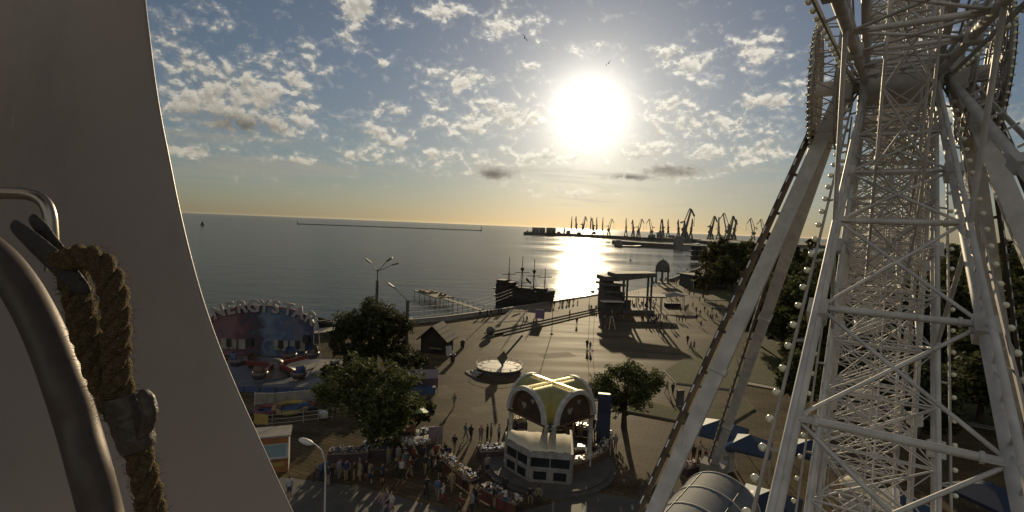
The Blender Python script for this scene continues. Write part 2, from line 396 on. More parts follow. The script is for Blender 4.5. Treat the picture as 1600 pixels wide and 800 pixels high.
# ------------------------------------------------------------------ setting: sea, ground, steps, lawns
SEA_Z = -1.2
def water_material():
    m = bpy.data.materials.new('sea_water'); m.use_nodes = True
    nt = m.node_tree; N = nt.nodes; L = nt.links
    N.remove(N['Principled BSDF'])
    g = N.new('ShaderNodeNewGeometry')
    def layer(sx, sy, sc, det, rz):
        mp = N.new('ShaderNodeMapping'); mp.inputs['Scale'].default_value = (sx, sy, 1); mp.inputs['Rotation'].default_value = (0, 0, rz)
        L.new(g.outputs['Position'], mp.inputs[0])
        n = N.new('ShaderNodeTexNoise'); n.inputs['Scale'].default_value = sc; n.inputs['Detail'].default_value = det; n.inputs['Roughness'].default_value = .6
        L.new(mp.outputs[0], n.inputs['Vector']); return n.outputs['Fac']
    a = layer(.55, 1.3, .55, 5, .25); c = layer(.6, 1.2, .09, 4, -.2); d = layer(.3, 1.0, .012, 4, .1)
    b1 = N.new('ShaderNodeBump'); b1.inputs['Strength'].default_value = .60; b1.inputs['Distance'].default_value = .28; L.new(a, b1.inputs['Height'])
    b2 = N.new('ShaderNodeBump'); b2.inputs['Strength'].default_value = .5; b2.inputs['Distance'].default_value = .9; L.new(c, b2.inputs['Height']); L.new(b1.outputs[0], b2.inputs['Normal'])
    fr = N.new('ShaderNodeFresnel'); fr.inputs['IOR'].default_value = 1.33; L.new(b2.outputs[0], fr.inputs['Normal'])
    fm = N.new('ShaderNodeMath'); fm.operation = 'MULTIPLY'; L.new(fr.outputs[0], fm.inputs[0]); fm.inputs[1].default_value = .50      # wave crests hide part of the mirror
    df = N.new('ShaderNodeBsdfDiffuse'); df.inputs[0].default_value = (.030, .040, .045, 1)
    gl = N.new('ShaderNodeBsdfGlossy'); L.new(b2.outputs[0], gl.inputs['Normal']); gl.inputs[0].default_value = (1, 1, 1, 1)
    mx = N.new('ShaderNodeMixShader'); L.new(fm.outputs[0], mx.inputs[0]); L.new(df.outputs[0], mx.inputs[1]); L.new(gl.outputs[0], mx.inputs[2]); L.new(mx.outputs[0], N['Material Output'].inputs[0])
    mr = N.new('ShaderNodeMapRange'); L.new(d, mr.inputs[0]); mr.inputs[1].default_value = .35; mr.inputs[2].default_value = .65
    mr.inputs[3].default_value = .10; mr.inputs[4].default_value = .20; L.new(mr.outputs[0], gl.inputs['Roughness'])
    return m
mb = MB(); mb.add([(-50000, -3000, SEA_Z), (50000, -3000, SEA_Z), (50000, 60000, SEA_Z), (-50000, 60000, SEA_Z)], [(0, 1, 2, 3)])
structure('sea', mb, water_material())

def paving_material():
    m = mat('plaza_paving_slabs', (.104,.080,.048), .78, 0, .16, .25, .025, .25, 5)
    nt = m.node_tree; N = nt.nodes; L = nt.links; b = N['Principled BSDF']
    src = b.inputs['Base Color'].links[0].from_socket
    g = N.new('ShaderNodeNewGeometry')
    mp = N.new('ShaderNodeMapping'); mp.inputs['Rotation'].default_value = (0, 0, R(24)); L.new(g.outputs['Position'], mp.inputs[0])
    br = N.new('ShaderNodeTexBrick'); L.new(mp.outputs[0], br.inputs['Vector'])
    br.inputs['Scale'].default_value = .45; br.inputs['Mortar Size'].default_value = .016; br.inputs['Bias'].default_value = 0
    br.inputs['Color1'].default_value = (.84, .84, .84, 1); br.inputs['Color2'].default_value = (1.14, 1.13, 1.1, 1); br.inputs['Mortar'].default_value = (.45, .44, .42, 1)
    st = N.new('ShaderNodeTexNoise'); mp2 = N.new('ShaderNodeMapping'); mp2.inputs['Scale'].default_value = (.05, .35, 1); mp2.inputs['Rotation'].default_value = (0, 0, R(-20))
    L.new(g.outputs['Position'], mp2.inputs[0]); L.new(mp2.outputs[0], st.inputs['Vector']); st.inputs['Scale'].default_value = 1.0; st.inputs['Detail'].default_value = 6
    sr = N.new('ShaderNodeMapRange'); L.new(st.outputs['Fac'], sr.inputs[0]); sr.inputs[1].default_value = .35; sr.inputs[2].default_value = .65; sr.inputs[3].default_value = .62; sr.inputs[4].default_value = 1.32
    m1 = N.new('ShaderNodeMix'); m1.data_type = 'RGBA'; m1.blend_type = 'MULTIPLY'; m1.inputs['Factor'].default_value = 1
    L.new(src, m1.inputs['A']); L.new(br.outputs['Color'], m1.inputs['B'])
    m2 = N.new('ShaderNodeVectorMath'); m2.operation = 'SCALE'; L.new(m1.outputs['Result'], m2.inputs[0]); L.new(sr.outputs[0], m2.inputs['Scale'])
    L.new(m2.outputs[0], b.inputs['Base Color'])
    rr = N.new('ShaderNodeMapRange'); L.new(st.outputs['Fac'], rr.inputs[0]); rr.inputs[3].default_value = .55; rr.inputs[4].default_value = .8; L.new(rr.outputs[0], b.inputs['Roughness'])
    return m
M['plaza'] = paving_material()
SHORE = [(300,546),(430,534),(520,524),(560,516),(610,510),(640,505),(700,499),(770,489),(850,477),(940,462),(985,455),(1030,446),(1062,432),(1086,420),(1104,410),(1112,401),(1096,394),(1090,389)]
shore = [G(*p) for p in SHORE]
outl = [(p.x, p.y) for p in shore]
outl = [(-600, outl[0][1] - 12), (-120, outl[0][1] - 6)] + outl + [(9000, outl[-1][1] + 500), (9000, -300), (-600, -300)]
mb = MB(); mb.prism(outl[::-1], -1.6, 0.0)
structure('ground', mb, M['plaza'])
# sand strip below the sea wall, left of the wooden jetty
sand_px = [(486,522),(500,513),(545,507),(600,497),(645,496),(640,506),(610,511),(560,517),(520,525)]
mb = MB(); mb.prism([(G(*p, -1.0).x, G(*p, -1.0).y) for p in sand_px][::-1], -1.4, -1.02)
structure('beach', mb, M['sand'])

# three long steps up to the seafront promenade
a0, a1 = G(780, 526.5), G(946, 487.0)
b1, b0 = G(946, 463), G(800, 486)
dirx = (a1 - a0); nrm = Vector((-dirx.y, dirx.x, 0)).normalized()
mb = MB()
for k in range(3):
    s0 = a0 + nrm * (1.15 * k) - dirx.normalized() * (0 if k else -1.2) + dirx.normalized() * (-.9 * k + .0); s1 = a1 + nrm * (1.15 * k)
    top = .22 * (k + 1)
    o = [(s0.x, s0.y), (s1.x, s1.y), (b1.x, b1.y), (b0.x, b0.y)]
    mb.prism(o, .22 * k + (.004 if k == 0 else 0), top)
structure('promenade_steps', mb, M['paving'])

def lawn(px, label_z=.12):
    pts = [G(*p) for p in px]; o = [(p.x, p.y) for p in pts]
    cx = sum(p[0] for p in o)/len(o); cy_ = sum(p[1] for p in o)/len(o)
    mb = MB(); mb.prism(o, .004, .12); structure('lawn_kerb', mb, M['kerb'])
    o2 = [(cx + (p[0]-cx)*.985, cy_ + (p[1]-cy_)*.985) for p in o]
    mb = MB(); mb.prism(o2, .121, .16); structure('lawn', mb, M['grass'])
LAWNS = [[(1037,580),(1056,600),(1160,612),(1150,560),(1125,545),(1093,546)], [(945,622),(958,640),(1075,662),(1100,650),(1040,636),(975,618)],
         [(1100,470),(1150,470),(1170,455),(1120,448)], [(1066,668),(1120,676),(1180,640),(1160,622),(1100,655)],
         [(1180,520),(1160,600),(1700,700),(1700,470),(1300,450)]]
for l in LAWNS: lawn(l[::-1])
# road patch on the near side of the square, in the shade of the trees
mb = MB(); o = [G(*p) for p in [(1500,860),(930,770),(760,812),(560,760),(350,735),(300,900),(500,1100),(1500,1100)]]
mb.prism([(p.x, p.y) for p in o][::-1], -.002, .006); structure('service_road', mb, M['asphalt'])
# white line on it
p = G(865, 783); q = G(863, 808); mb = MB(); d = (q-p).normalized(); n_ = Vector((-d.y, d.x, 0)) * .06
mb.add([p+n_+Vector((0,0,.011)), q+n_+Vector((0,0,.011)), q-n_+Vector((0,0,.011)), p-n_+Vector((0,0,.011))], [(0,1,2,3)])
structure('road_line', mb, M['kerb'])
# repair patches of newer slabs let into the square
mb = MB()
for (x, y, w, d_, a) in ((760,640,3.2,2.2,.4),(930,600,4.5,2.6,.35),(690,610,2.4,3.4,.5),(1000,580,5.5,3.0,.3),(870,555,6.0,3.0,.4),(760,548,4.0,3.0,.3),(1090,525,7,4,.4)):
    c = G(x, y); ca, sa = math.cos(a), math.sin(a)
    mb.add([(c.x + ca*sx*w/2 - sa*sy*d_/2, c.y + sa*sx*w/2 + ca*sy*d_/2, .004) for sx, sy in ((-1,-1),(1,-1),(1,1),(-1,1))], [(0,1,2,3)])
structure('pavement_patches', mb, M['paving'])

# sea wall parapet
mb = MB()
wl = [G(*p) for p in [(640,506),(700,500),(770,490),(850,478),(940,463)]]
for a, b in zip(wl, wl[1:]):
    mb.beam(a + Vector((0,-.3,.45)), b + Vector((0,-.3,.45)), .5, .9)
t = thing('seawall_parapet', wl[2], 'long low pale stone parapet along the water edge beside the galleon', 'parapet')
for v in range(len(mb.v)): mb.v[v] = tuple(Vector(mb.v[v]) - wl[2])
obj('wall', mb, M['concrete'], t)
mb = MB()
for a, b in zip(wl, wl[1:]): mb.beam(a - wl[2] + Vector((0,-.3,.95)), b - wl[2] + Vector((0,-.3,.95)), .66, .1)
obj('coping', mb, M['kerb'], t)
mb = MB()
wl2 = [G(*p) for p in [(300,549),(430,537),(520,527),(560,519),(610,513)]]
for a, b in zip(wl2, wl2[1:]): mb.beam(a - wl2[2] + Vector((0,0,.55)), b - wl2[2] + Vector((0,0,.55)), .45, 1.1)
tag(obj('retaining_wall', mb, M['dark_concrete'], None, wl2[2]), 'dark low wall between the beach strip and the bushes behind the ride', 'wall')
# low wall along the far end of the promenade
mb = MB(); wl3 = [G(*p) for p in [(1046,440),(1066,431.5),(1098,419)]]
for a, b in zip(wl3, wl3[1:]): mb.beam(a - wl3[1] + Vector((0,0,.6)), b - wl3[1] + Vector((0,0,.6)), .6, 1.2)
tag(obj('promenade_wall', mb, M['concrete'], None, wl3[1]), 'low wall at the far bend of the promenade right of the dome', 'wall')

# ------------------------------------------------------------------ harbour and things on the water
def quay(name, near, back, h, m):
    o = [G(x, y, SEA_Z) for x, y in near]; w = [(p.x, p.y) for p in o]
    d = [(p.x + back[0], p.y + back[1]) for p in o][::-1]
    mb = MB(); mb.prism(w + d, SEA_Z - .6, h); return structure(name, mb, m)
quay('harbour_mole', [(818,367),(880,369.5),(945,372.5),(1003,376),(1090,379)], (30, 60), 7.0, M['far_land'])
quay('harbour_quay', [(956,381.5),(1000,385.5),(1050,388.5),(1100,390)], (10, 40), 5.0, M['far_land'])
quay('harbour_shore', [(1060,376),(1110,382),(1200,386),(1400,390),(1650,400)], (200, 700), 5.2, M['far_land'])
# breakwater with its two beacons
def p_sea(x, y): return G(x, y, SEA_Z)
A, B = p_sea(465, 350.3), p_sea(752, 360.6); mid = (A + B)/2
mb = MB(); mb.beam(A - mid + Vector((0,0,.6)), B - mid + Vector((0,0,.6)), 9, 3.4)
t = thing('breakwater', mid, 'long thin dark breakwater lying far out on the open sea', 'breakwater'); obj('rubble_bank', mb, M['far_land'], t)
for P, h, lab in ((A, 9, 'squat dark beacon on the left tip of the far breakwater'), (B, 15, 'slender beacon tower on the right tip of the far breakwater')):
    t = thing('beacon', P + Vector((0,0,2.3)), lab, 'beacon')
    mb = MB(); mb.lathe([(3.2,0),(3.0,1.5),(1.3,2.0),(1.0,h*.75)], n=10); mb.lathe([(1.6,h*.75),(1.6,h*.78)], n=10); obj('tower', mb, M['far_metal'], t)
    mb = MB(); mb.lathe([(.9,h*.78),(.9,h*.9),(.05,h)], n=10); obj('lantern', mb, M['far_wall'], t)

sheds = [(832,842,358.2,'leftmost of the three grey sheds on the harbour mole'), (843,852,358.6,'middle one of the three grey sheds on the harbour mole'), (854.5,868.5,359,'widest of the three grey sheds on the harbour mole, nearest the cranes')]
for x0, x1, yt, lab in sheds:
    P = G((x0+x1)/2, 369.0, SEA_Z); P.y += 25; P.z = 7.0; k = mpp(P); w = (x1-x0)*k; h = 8.2*k
    t = thing('harbour_shed', P, lab, 'shed', 'sheds on the harbour mole')
    mb = MB(); mb.box((0,0,h*.46), (w, 22, h*.92)); obj('wall', mb, M['far_wall'], t)
    mb = MB(); mb.prism([(-w/2-.4, h*.92),(w/2+.4, h*.92),(w/2+.2, h*.96),(0, h),(-w/2-.2, h*.96)], -11.5, 11.5, 0, Matrix(((1,0,0,0),(0,0,1,0),(0,1,0,0),(0,0,0,1)))); obj('roof', mb, M['far_land'], t)
    mb = MB()
    for q in (-.25, .25): mb.box((w*q, -11.1, h*.25), (w*.2, .3, h*.5))
    obj('door', mb, M['black'], t)
# smaller clutter on the mole: bollard houses, chimney block, moored tug shapes
clut = [(824,3,4.5,'small stepped block at the left tip of the harbour mole'),(829,4,3.2,'low hut between the mole tip and the first grey shed'),(874,5,3.6,'low dark shed just right of the three grey sheds'),(882.5,2,9.5,'tall dark chimney on the harbour mole left of the cranes'),(889,6,6,'dark block below the first needle crane'),(906,5,4,'low hut between the second and third cranes'),(929,7,4.2,'dark low shed between the thin cranes of the left cluster'),(1022,9,5,'broad low shed below the hook crane'),(1035,9,10,'stepped dark silo block behind the quay'),(1053,8,4.5,'low shed left of the tallest crane')]
for x, w, h, lab in clut:
    P = G(x, 371 if x < 950 else 377, SEA_Z); P.y += 22; P.z = 7.0; k = mpp(P)
    t = thing('dock_building', P, lab, 'dock building', 'low buildings on the harbour mole')
    mb = MB(); mb.box((0,0,h*k*.4), (w*k, 14, h*k*.8)); mb.box((w*k*.1,0,h*k*.9), (w*k*.6, 10, h*k*.2)); obj('wall', mb, M['far_wall'], t)
    mb = MB(); mb.box((0,-7.1,h*k*.2),(w*k*.3,.3,h*k*.3)); obj('door', mb, M['black'], t)
# moored barge along the near quay
P = G(978, 386, SEA_Z); k = mpp(P)
t = thing('moored_barge', P + Vector((0,-9,0)), 'dark low barge moored at the left end of the near quay', 'barge')
mb = MB(); L_ = 40*k/2
mb.prism([(-L_,3.2),(-L_*.93,-.8),(L_*.9,-.8),(L_,3.4),(L_*.5,2.4),(-L_*.6,2.2)], -5, 5, 0, Matrix(((1,0,0,0),(0,0,1,0),(0,1,0,0),(0,0,0,1)))); obj('hull', mb, M['far_metal'], t)
mb = MB(); mb.box((-L_*.7,0,4.6),(9,7,5)); mb.box((-L_*.7,0,8),(6,5,2.2)); mb.tube((-L_*.7,0,9),(-L_*.7,0,15),.25); obj('wheelhouse', mb, M['far_wall'], t)
P = G(1068, 390, SEA_Z); k = mpp(P)
t = thing('moored_ship', P + Vector((0,-10,0)), 'grey cargo ship moored by the trees below the tallest crane', 'ship')
mb = MB(); L_ = 36*k/2
mb.prism([(-L_,8),(-L_*.9,-.8),(L_*.9,-.8),(L_*1.04,9.5),(L_*.7,8),(-L_*.4,7)], -6, 6, 0, Matrix(((1,0,0,0),(0,0,1,0),(0,1,0,0),(0,0,0,1)))); obj('hull', mb, M['far_wall'], t)
mb = MB(); mb.box((-L_*.68,0,11),(10,9,8)); mb.box((-L_*.68,0,16.5),(7,8,3)); obj('superstructure', mb, M['far_wall'], t)

def crane(P, H, yaw, label, lean=0.0, heavy=1.0):
    t = thing('harbour_crane', P, label, 'crane', 'cranes along the harbour quays', yaw)
    w = .030*H*heavy
    mb = MB()
    for sx in (-1,1):
        for sy in (-1,1): mb.beam((sx*.085*H, sy*.085*H, 0), (sx*.045*H, sy*.045*H, .24*H), w*1.3)
    for sx in (-1,1):
        mb.beam((sx*.085*H,-.085*H,.05*H),(sx*.085*H,.085*H,.05*H), w*1.2); mb.beam((-.06*H,sx*.06*H,.14*H),(.06*H,sx*.06*H,.14*H), w)
    mb.box((0,0,.25*H),(.12*H,.12*H,.03*H)); obj('portal', mb, M['far_metal'], t)
    mb = MB(); mb.box((-.03*H,0,.32*H),(.15*H,.085*H,.11*H)); mb.box((.055*H,.03*H,.33*H),(.05*H,.035*H,.06*H)); obj('machine_house', mb, M['far_metal'], t)
    mb = MB()
    mb.beam((-.03*H,-.03*H,.37*H),(-.035*H,0,.60*H), w*1.2); mb.beam((-.03*H,.03*H,.37*H),(-.035*H,0,.60*H), w*1.2)
    mb.beam((-.035*H,0,.60*H),(-.13*H,0,.55*H), w); mb.box((-.14*H,0,.54*H),(.06*H,.06*H,.05*H)); obj('tower_frame', mb, M['far_metal'], t)
    tip = Vector(((.17+lean)*H, 0, .98*H))
    mb = MB(); mb.beam((.03*H,-.028*H,.37*H), tip, w*1.2); mb.beam((.03*H,.028*H,.37*H), tip, w*1.2)
    for k in range(1,6):
        c = Vector((.03*H,0,.37*H)).lerp(tip, k/6); mb.beam(c+Vector((0,-.028*H*(1-k/6),0)), c+Vector((0,.028*H*(1-k/6),0)), w*.7)
    obj('jib', mb, M['far_metal'], t)
    end = Vector(((.30+lean)*H, 0, .76*H)); back = Vector(((.11+lean)*H,0,.99*H))
    mb = MB(); mb.beam(back, tip, w*1.2); mb.beam(tip, end, w*1.3); mb.beam(tip+Vector((0,0,.02*H)), end, w*.6); obj('fly_jib', mb, M['far_metal'], t)
    mb = MB(); mb.beam((-.035*H,0,.60*H), back, w*.7); obj('stay', mb, M['far_metal'], t)
    mb = MB(); mb.beam(end, end - Vector((0,0,.28*H)), w*.28); mb.box(end - Vector((0,0,.30*H)), (.02*H,.02*H,.04*H)); obj('hook', mb, M['far_metal'], t)
    return t
ED, AR, AL = R(82), R(8), R(172)
CR = [(893.5,338,ED,'first needle crane from the left on the harbour mole'),(901.2,338,R(96),'second needle crane from the left on the harbour mole'),
 (912,338,R(40),'third crane from the left, its boom spread like a narrow tent'),(923.7,338.5,ED,'thin upright crane just left of the leaning pair'),
 (928,341,R(120),'crane with a bent head in the middle of the left cluster'),(933.6,339.5,R(88),'thin upright crane right of the bent headed one'),
 (942.8,339.5,ED,'last needle crane before the wide spread crane'),(953,342,AR,'wide spread crane standing alone right of the sun glitter'),
 (980.5,341,R(85),'needle crane above the left end of the near quay'),(991.8,343.5,R(100),'short needle crane left of the hooked boom crane'),
 (1000.5,342,R(14),'hooked boom crane leaning right above the barge'),(1020.5,342.5,R(150),'crane with its hook folded to the left beside the silo block'),
 (1034.5,342,R(70),'left one of the close crane pair on the silo block'),(1038.5,342.5,R(97),'right one of the close crane pair on the silo block'),
 (1046.8,342.5,R(84),'needle crane just right of the silo block'),(1063,343.5,R(88),'needle crane just left of the tallest crane'),
 (1073.5,326,R(10),'tallest harbour crane with a broad double boom'),(1083,342,R(60),'short crane close behind the tallest crane'),
 (1114,337.5,R(20),'crane with an arched boom rising above the first big tree'),(1126,339,R(75),'slim crane right of the arched boom above the trees'),
 (1139,333.5,R(165),'tallest crane of the cluster above the dark trees, boom to the left'),(1143.5,337.5,R(25),'arched crane in the middle of the cluster above the trees'),
 (1150.5,343,R(45),'lowest crane of the cluster above the dark trees'),(1180,341.5,R(160),'pale slanting crane left of the white wheel legs'),(1196,343,R(158),'pale slanting crane nearest to the white wheel legs')]
for i, (x, yt, yaw, lab) in enumerate(CR):
    yb = 371.0 + (x-893)*.028 if x < 975 else (376.5 if x < 1065 else 378.5)
    P = G(x, yb, SEA_Z); P.y += 20; P.z = 7.0 if x < 1060 else 5.2
    k = mpp(P); base_y = 353 + .041*(x-800) + (14 if x < 1060 else 15.8)*800/depth_of(P)
    crane(P, (base_y - yt)*k*1.0, yaw, lab, 0.0, .8 if x < 1060 else 1.1)

# small craft
def boat(P, L, yaw, label, group=None, m='dark_wood', mast=0.0, cat='boat'):
    t = thing('rowing_boat' if not mast else 'sailing_boat', P, label, cat, group, yaw)
    mb = MB(); secs = []
    for i in range(9):
        s = -1 + i/4; wv = .19*L*max(0.04, (1 - abs(s)**2.4)); zt = .12*L + .05*L*s*s; secs.append([(s*L/2*(.92 if True else 1), -wv, zt),(s*L/2*.88, -wv*.7, .02*L),(s*L/2*.86, 0, -.03*L),(s*L/2*.88, wv*.7, .02*L),(s*L/2*.92, wv, zt),(s*L/2*.9, wv*.85, zt-.01*L),(s*L/2*.8, 0, .04*L),(s*L/2*.9, -wv*.85, zt-.01*L)])
    vs = [v for s in secs for v in s]; fs = []
    for i in range(8):
        for k in range(8): fs.append((i*8+k, i*8+(k+1)%8, (i+1)*8+(k+1)%8, (i+1)*8+k))
    mb.add(vs, fs, 0, True); obj('hull', mb, M[m], t)
    mb = MB()
    for q in (-.2, .1): mb.box((q*L,0,.11*L),(.06*L,.3*L,.015*L))
    obj('seat', mb, M['old_wood'], t)
    if mast:
        mb = MB(); mb.tube((0.05*L,0,.05*L),(0.05*L,0,mast),.012*L,6); mb.tube((0.05*L,0,.2*L),(-.42*L,0,.2*L),.01*L,6); obj('mast', mb, M['dark_wood'], t)
        mb = MB(); mb.add([(.04*L,.0,.22*L),(-.4*L,.03*L,.23*L),(.04*L,0,mast*.97),(.04*L,.02,.22*L)],[(0,1,2),(2,1,3)]); mb.add([(.08*L,0,.2*L),(.46*L,.02*L,.16*L),(.07*L,0,mast*.85)],[(0,1,2)]); obj('sail', mb, M['dark_wood'], t)
    return t
P = G(316, 353, SEA_Z); boat(P, 7.5, R(60), 'lone dark sailing boat far out on the left side of the sea', mast=9.5, cat='sailing boat')
boat(G(985, 407, SEA_Z), 4.5, R(80), 'small dark boat afloat right of the sun glitter above the canopy', mast=3.2)
boat(G(950, 379, SEA_Z), 9, R(5), 'tiny dark launch crossing the sun glitter before the near quay')
boat(G(508, 507, -1.0) , 6.5, R(140), 'old wooden boat hauled up on the beach behind the painted arch')
boat(G(622, 498, -1.0), 4.0, R(165), 'low upturned dinghy on the sand left of the single arm lamp post')

# wooden jetty
P0, P1 = G(752, 495, SEA_Z), G(690, 474, SEA_Z); dj = (P1-P0).normalized(); nj = Vector((-dj.y, dj.x, 0)); Lj = (P1-P0).length
t = thing('wooden_jetty', P0, 'weathered wooden jetty with a wide platform at its sea end', 'jetty')
mb = MB(); mb.beam(Vector((0,0,1.6)), dj*Lj + Vector((0,0,1.6)), 1.5, .16); obj('walkway', mb, M['old_wood'], t)
pc = dj*(Lj+7) - nj*.5; mb = MB(); mb.box(pc + Vector((0,0,1.7)), (16, 5.5, .3), math.atan2(dj.y, dj.x)); mb.box(pc + dj*3 + Vector((0,0,2.05)), (6, 3.5, .35), math.atan2(dj.y, dj.x)); obj('platform', mb, M['old_wood'], t)
n = 9
for k in range(n):
    for s in (-1, 1):
        b = dj*(Lj*k/(n-1)) + nj*(.65*s)
        mb = MB(); mb.tube(b + Vector((0,0,-1.5)), b + Vector((0,0,2.75 if s < 0 else 2.65)), .045, 6); obj('post', mb, M['dark_wood'], t)
for k in range(5):
    for s in (-1, 1):
        b = pc + dj*(-7.5 + 3.7*k) + nj*(2.5*s); mb = MB(); mb.tube(b + Vector((0,0,-1.5)), b + Vector((0,0,2.0 if k % 2 else 1.6)), .08, 6); obj('post', mb, M['dark_wood'], t)
for s in (-1, 1):
    mb = MB(); mb.tube(nj*(.65*s) + Vector((0,0,2.6)), dj*Lj + nj*(.65*s) + Vector((0,0,2.6)), .025, 6); obj('handrail', mb, M['dark_wood'], t)
for k in range(14):
    mb = MB(); c = pc + dj*random.uniform(-7,7) + nj*random.uniform(-2,2); mb.box(c + Vector((0,0,2.1)), (random.uniform(.3,1.1), random.uniform(.3,.9), random.uniform(.3,.7)), random.random()*3)
    obj('deck_crate', mb, M['dark_wood'], t)

# galleon
P = G(817, 479, SEA_Z); kx = mpp(P); L_ = 15.4
t = thing('galleon', P, 'dark old style wooden galleon with four bare masts anchored near the sea wall', 'ship', None, R(-24))
def hull_pts():
    rows = []
    for i in range(17):
        s = -1 + i/8
        xx = s*L_/2
        w = 2.35*(1 - max(0, s)**2.6*.97)*(1 - max(0, -s)**4*.22)
        zt = 4.4 + 1.3*max(0, -s)**1.3*1.2 + .7*max(0, s)**2
        rake = max(0, s)**2*1.5
        rows.append([(xx+rake*1.0, -w, zt), (xx+rake*.8, -w*1.04, zt*.55), (xx+rake*.3, -w*.8, .0), (xx-rake*.2, -w*.35, -1.2), (xx-rake*.2, w*.35, -1.2), (xx+rake*.3, w*.8, 0), (xx+rake*.8, w*1.04, zt*.55), (xx+rake, w, zt)])
    return rows
rows = hull_pts(); mb = MB(); vs = [v for r in rows for v in r]; fs = []
for i in range(16):
    for k in range(7): fs.append((i*8+k, (i+1)*8+k, (i+1)*8+k+1, i*8+k+1))
    fs.append((i*8+7, (i+1)*8+7, (i+1)*8, i*8))
fs.append(tuple(range(8))); fs.append(tuple(range(128, 136))[::-1]); mb.add(vs, fs, 0, False); hull = obj('hull', mb, M['dark_wood'], t)
mb = MB()
for zz in (.72, .9, 1.02):
    for side in (0, 7):
        pts = [Vector((r[side][0], r[side][1]*1.03, r[side][2]*zz)) for r in rows]
        for a, b in zip(pts, pts[1:]): mb.beam(a, b, .12, .14)
obj('wale', mb, M['dark_wood'], hull)
mb = MB(); mb.box((-L_*.34,0,5.9),(4.4,3.9,1.3)); mb.box((-L_*.41,0,6.7),(2.6,3.6,.7)); obj('sterncastle', mb, M['dark_wood'], t)
mb = MB(); mb.box((L_*.33,0,5.2),(3.0,2.6,.9)); mb.box((0,0,4.9),(3.4,2.4,.8)); mb.box((-2.6,.3,5.0),(1.2,1.6,1.1)); mb.box((2.6,-.2,4.9),(1.0,1.8,.7)); obj('forecastle', mb, M['dark_wood'], t)
mb = MB()
for k in range(7): mb.box((-L_*.28 + k*1.25, -2.5, 1.7), (.5, .1, .45))
obj('gun_ports', mb, M['black'], t)
mb = MB()
for k in range(5): mb.box((-L_/2-.15, -1.5+.75*k, 3.6), (.12, .5, .7))
mb.box((-L_/2-.35,0,2.6),(.7,3.8,.35)); mb.box((-L_/2-.35,0,4.5),(.7,3.9,.35)); obj('stern_gallery', mb, M['wood'], t)
mb = MB()
for k in range(26):
    xx = -L_*.45 + k*.46
    for s in (-1, 1): mb.tube((xx, s*2.2, 4.3 + (1.3 if xx < -2.5 else .2)), (xx, s*2.2, 5.3 + (1.3 if xx < -2.5 else .2)), .05, 5)
for s in (-1, 1): mb.tube((-L_*.45, s*2.2, 6.6), (-2.5, s*2.2, 6.6), .06, 5); mb.tube((-2.5, s*2.2, 5.5), (L_*.4, s*2.2, 5.5), .06, 5)
obj('bulwark_rail', mb, M['dark_wood'], t)
for (mx, h, nest, yards) in ((-L_*.30, 13.4, 0, (8.6, 5.9)), (-L_*.04, 13.9, 1, (9.4, 6.5)), (L_*.19, 13.4, 1, (8.7,)), (L_*.40, 11.2, 0, (8.6, 5.4))):
    mb = MB(); mb.tube((mx,0,2.5),(mx,0,h),.17,7,.08); ma = obj('mast', mb, M['dark_wood'], t)
    for yv in yards:
        mb = MB(); w = 2.3 if yv < 8 else 1.8; mb.tube((mx-w*.85,-w*.7,yv),(mx+w*.85,w*.7,yv+.12),.10,6); obj('yard', mb, M['dark_wood'], ma)
    if nest:
        mb = MB(); mb.lathe([(.25,h*.70),(.55,h*.76),(.55,h*.77),(.3,h*.71)], (mx,0,0), 10); obj('crows_nest', mb, M['dark_wood'], ma)
    mb = MB()
    for s in (-1, 1):
        for q in (-.6, 0, .6): mb.tube((mx+q, s*2.2, 4.2), (mx, 0, h*.72), .03, 4)
    obj('shrouds', mb, M['dark_wood'], ma)
mb = MB()
for k in range(6): mb.add([(.6+.25*k, .08*math.sin(k), 8.2-.2*k), (.6+.25*(k+1), .08*math.sin(k+1), 8.2-.2*(k+1)), (.6+.25*(k+1), .08*math.sin(k+1)+.02, 7.3-.15*(k+1)), (.6+.25*k, .08*math.sin(k)+.02, 7.3-.15*k)], [(0,1,2,3)])
obj('flag', mb, M['dark_wood'], t)
mb = MB(); mb.tube((L_*.5,0,3.9),(L_*.5+3.4,0,4.9),.11,7,.05); obj('bowsprit', mb, M['dark_wood'], t)

# ------------------------------------------------------------------ the square: sundial, gazebo, kiosks, ride
# sundial
P = G(780, 579); k = mpp(P); rd = 37*k
t = thing('sundial', P, 'big round sundial with a pale raised dial and slanting dark pointer on the square', 'sundial')
mb = MB(); mb.lathe([(rd*.97,0),(rd*.97,.12),(rd*.92,.16),(rd*.91,.42),(rd*1.0,.55),(rd*1.0,.72),(rd*.95,.72)], n=56, smooth=False); obj('plinth', mb, M['dark_concrete'], t)
mb = MB(); mb.lathe([(rd*.95,.70),(.001,.76)], n=56); obj('dial', mb, M['dial'], t)
mb = MB()
for i in range(60):
    a = 2*math.pi*i/60; b = 2*math.pi*(i+1)/60
    mb.tube((rd*.96*math.cos(a), rd*.96*math.sin(a), 1.12), (rd*.96*math.cos(b), rd*.96*math.sin(b), 1.12), .025, 5)
for i in range(18):
    a = 2*math.pi*i/18; mb.tube((rd*.96*math.cos(a), rd*.96*math.sin(a), .7), (rd*.96*math.cos(a), rd*.96*math.sin(a), 1.12), .02, 5)
obj('railing', mb, M['dark_steel'], t)
mb = MB()
for i in range(12):
    a = 2*math.pi*i/12 + .1; mb.box((rd*.8*math.cos(a), rd*.8*math.sin(a), .745), (.5,.09,.03), a)
obj('hour_mark', mb, M['dark_concrete'], t)
e = Vector((.45, -.35, .7)); c = e + Vector((.0, .1, 1.15)); gd = Vector((.60, .45, .66)).normalized()
mb = MB(); mb.beam(c, c + gd*4.6, .14, .26)
nv = Vector((.12, -.98, .15)).normalized()
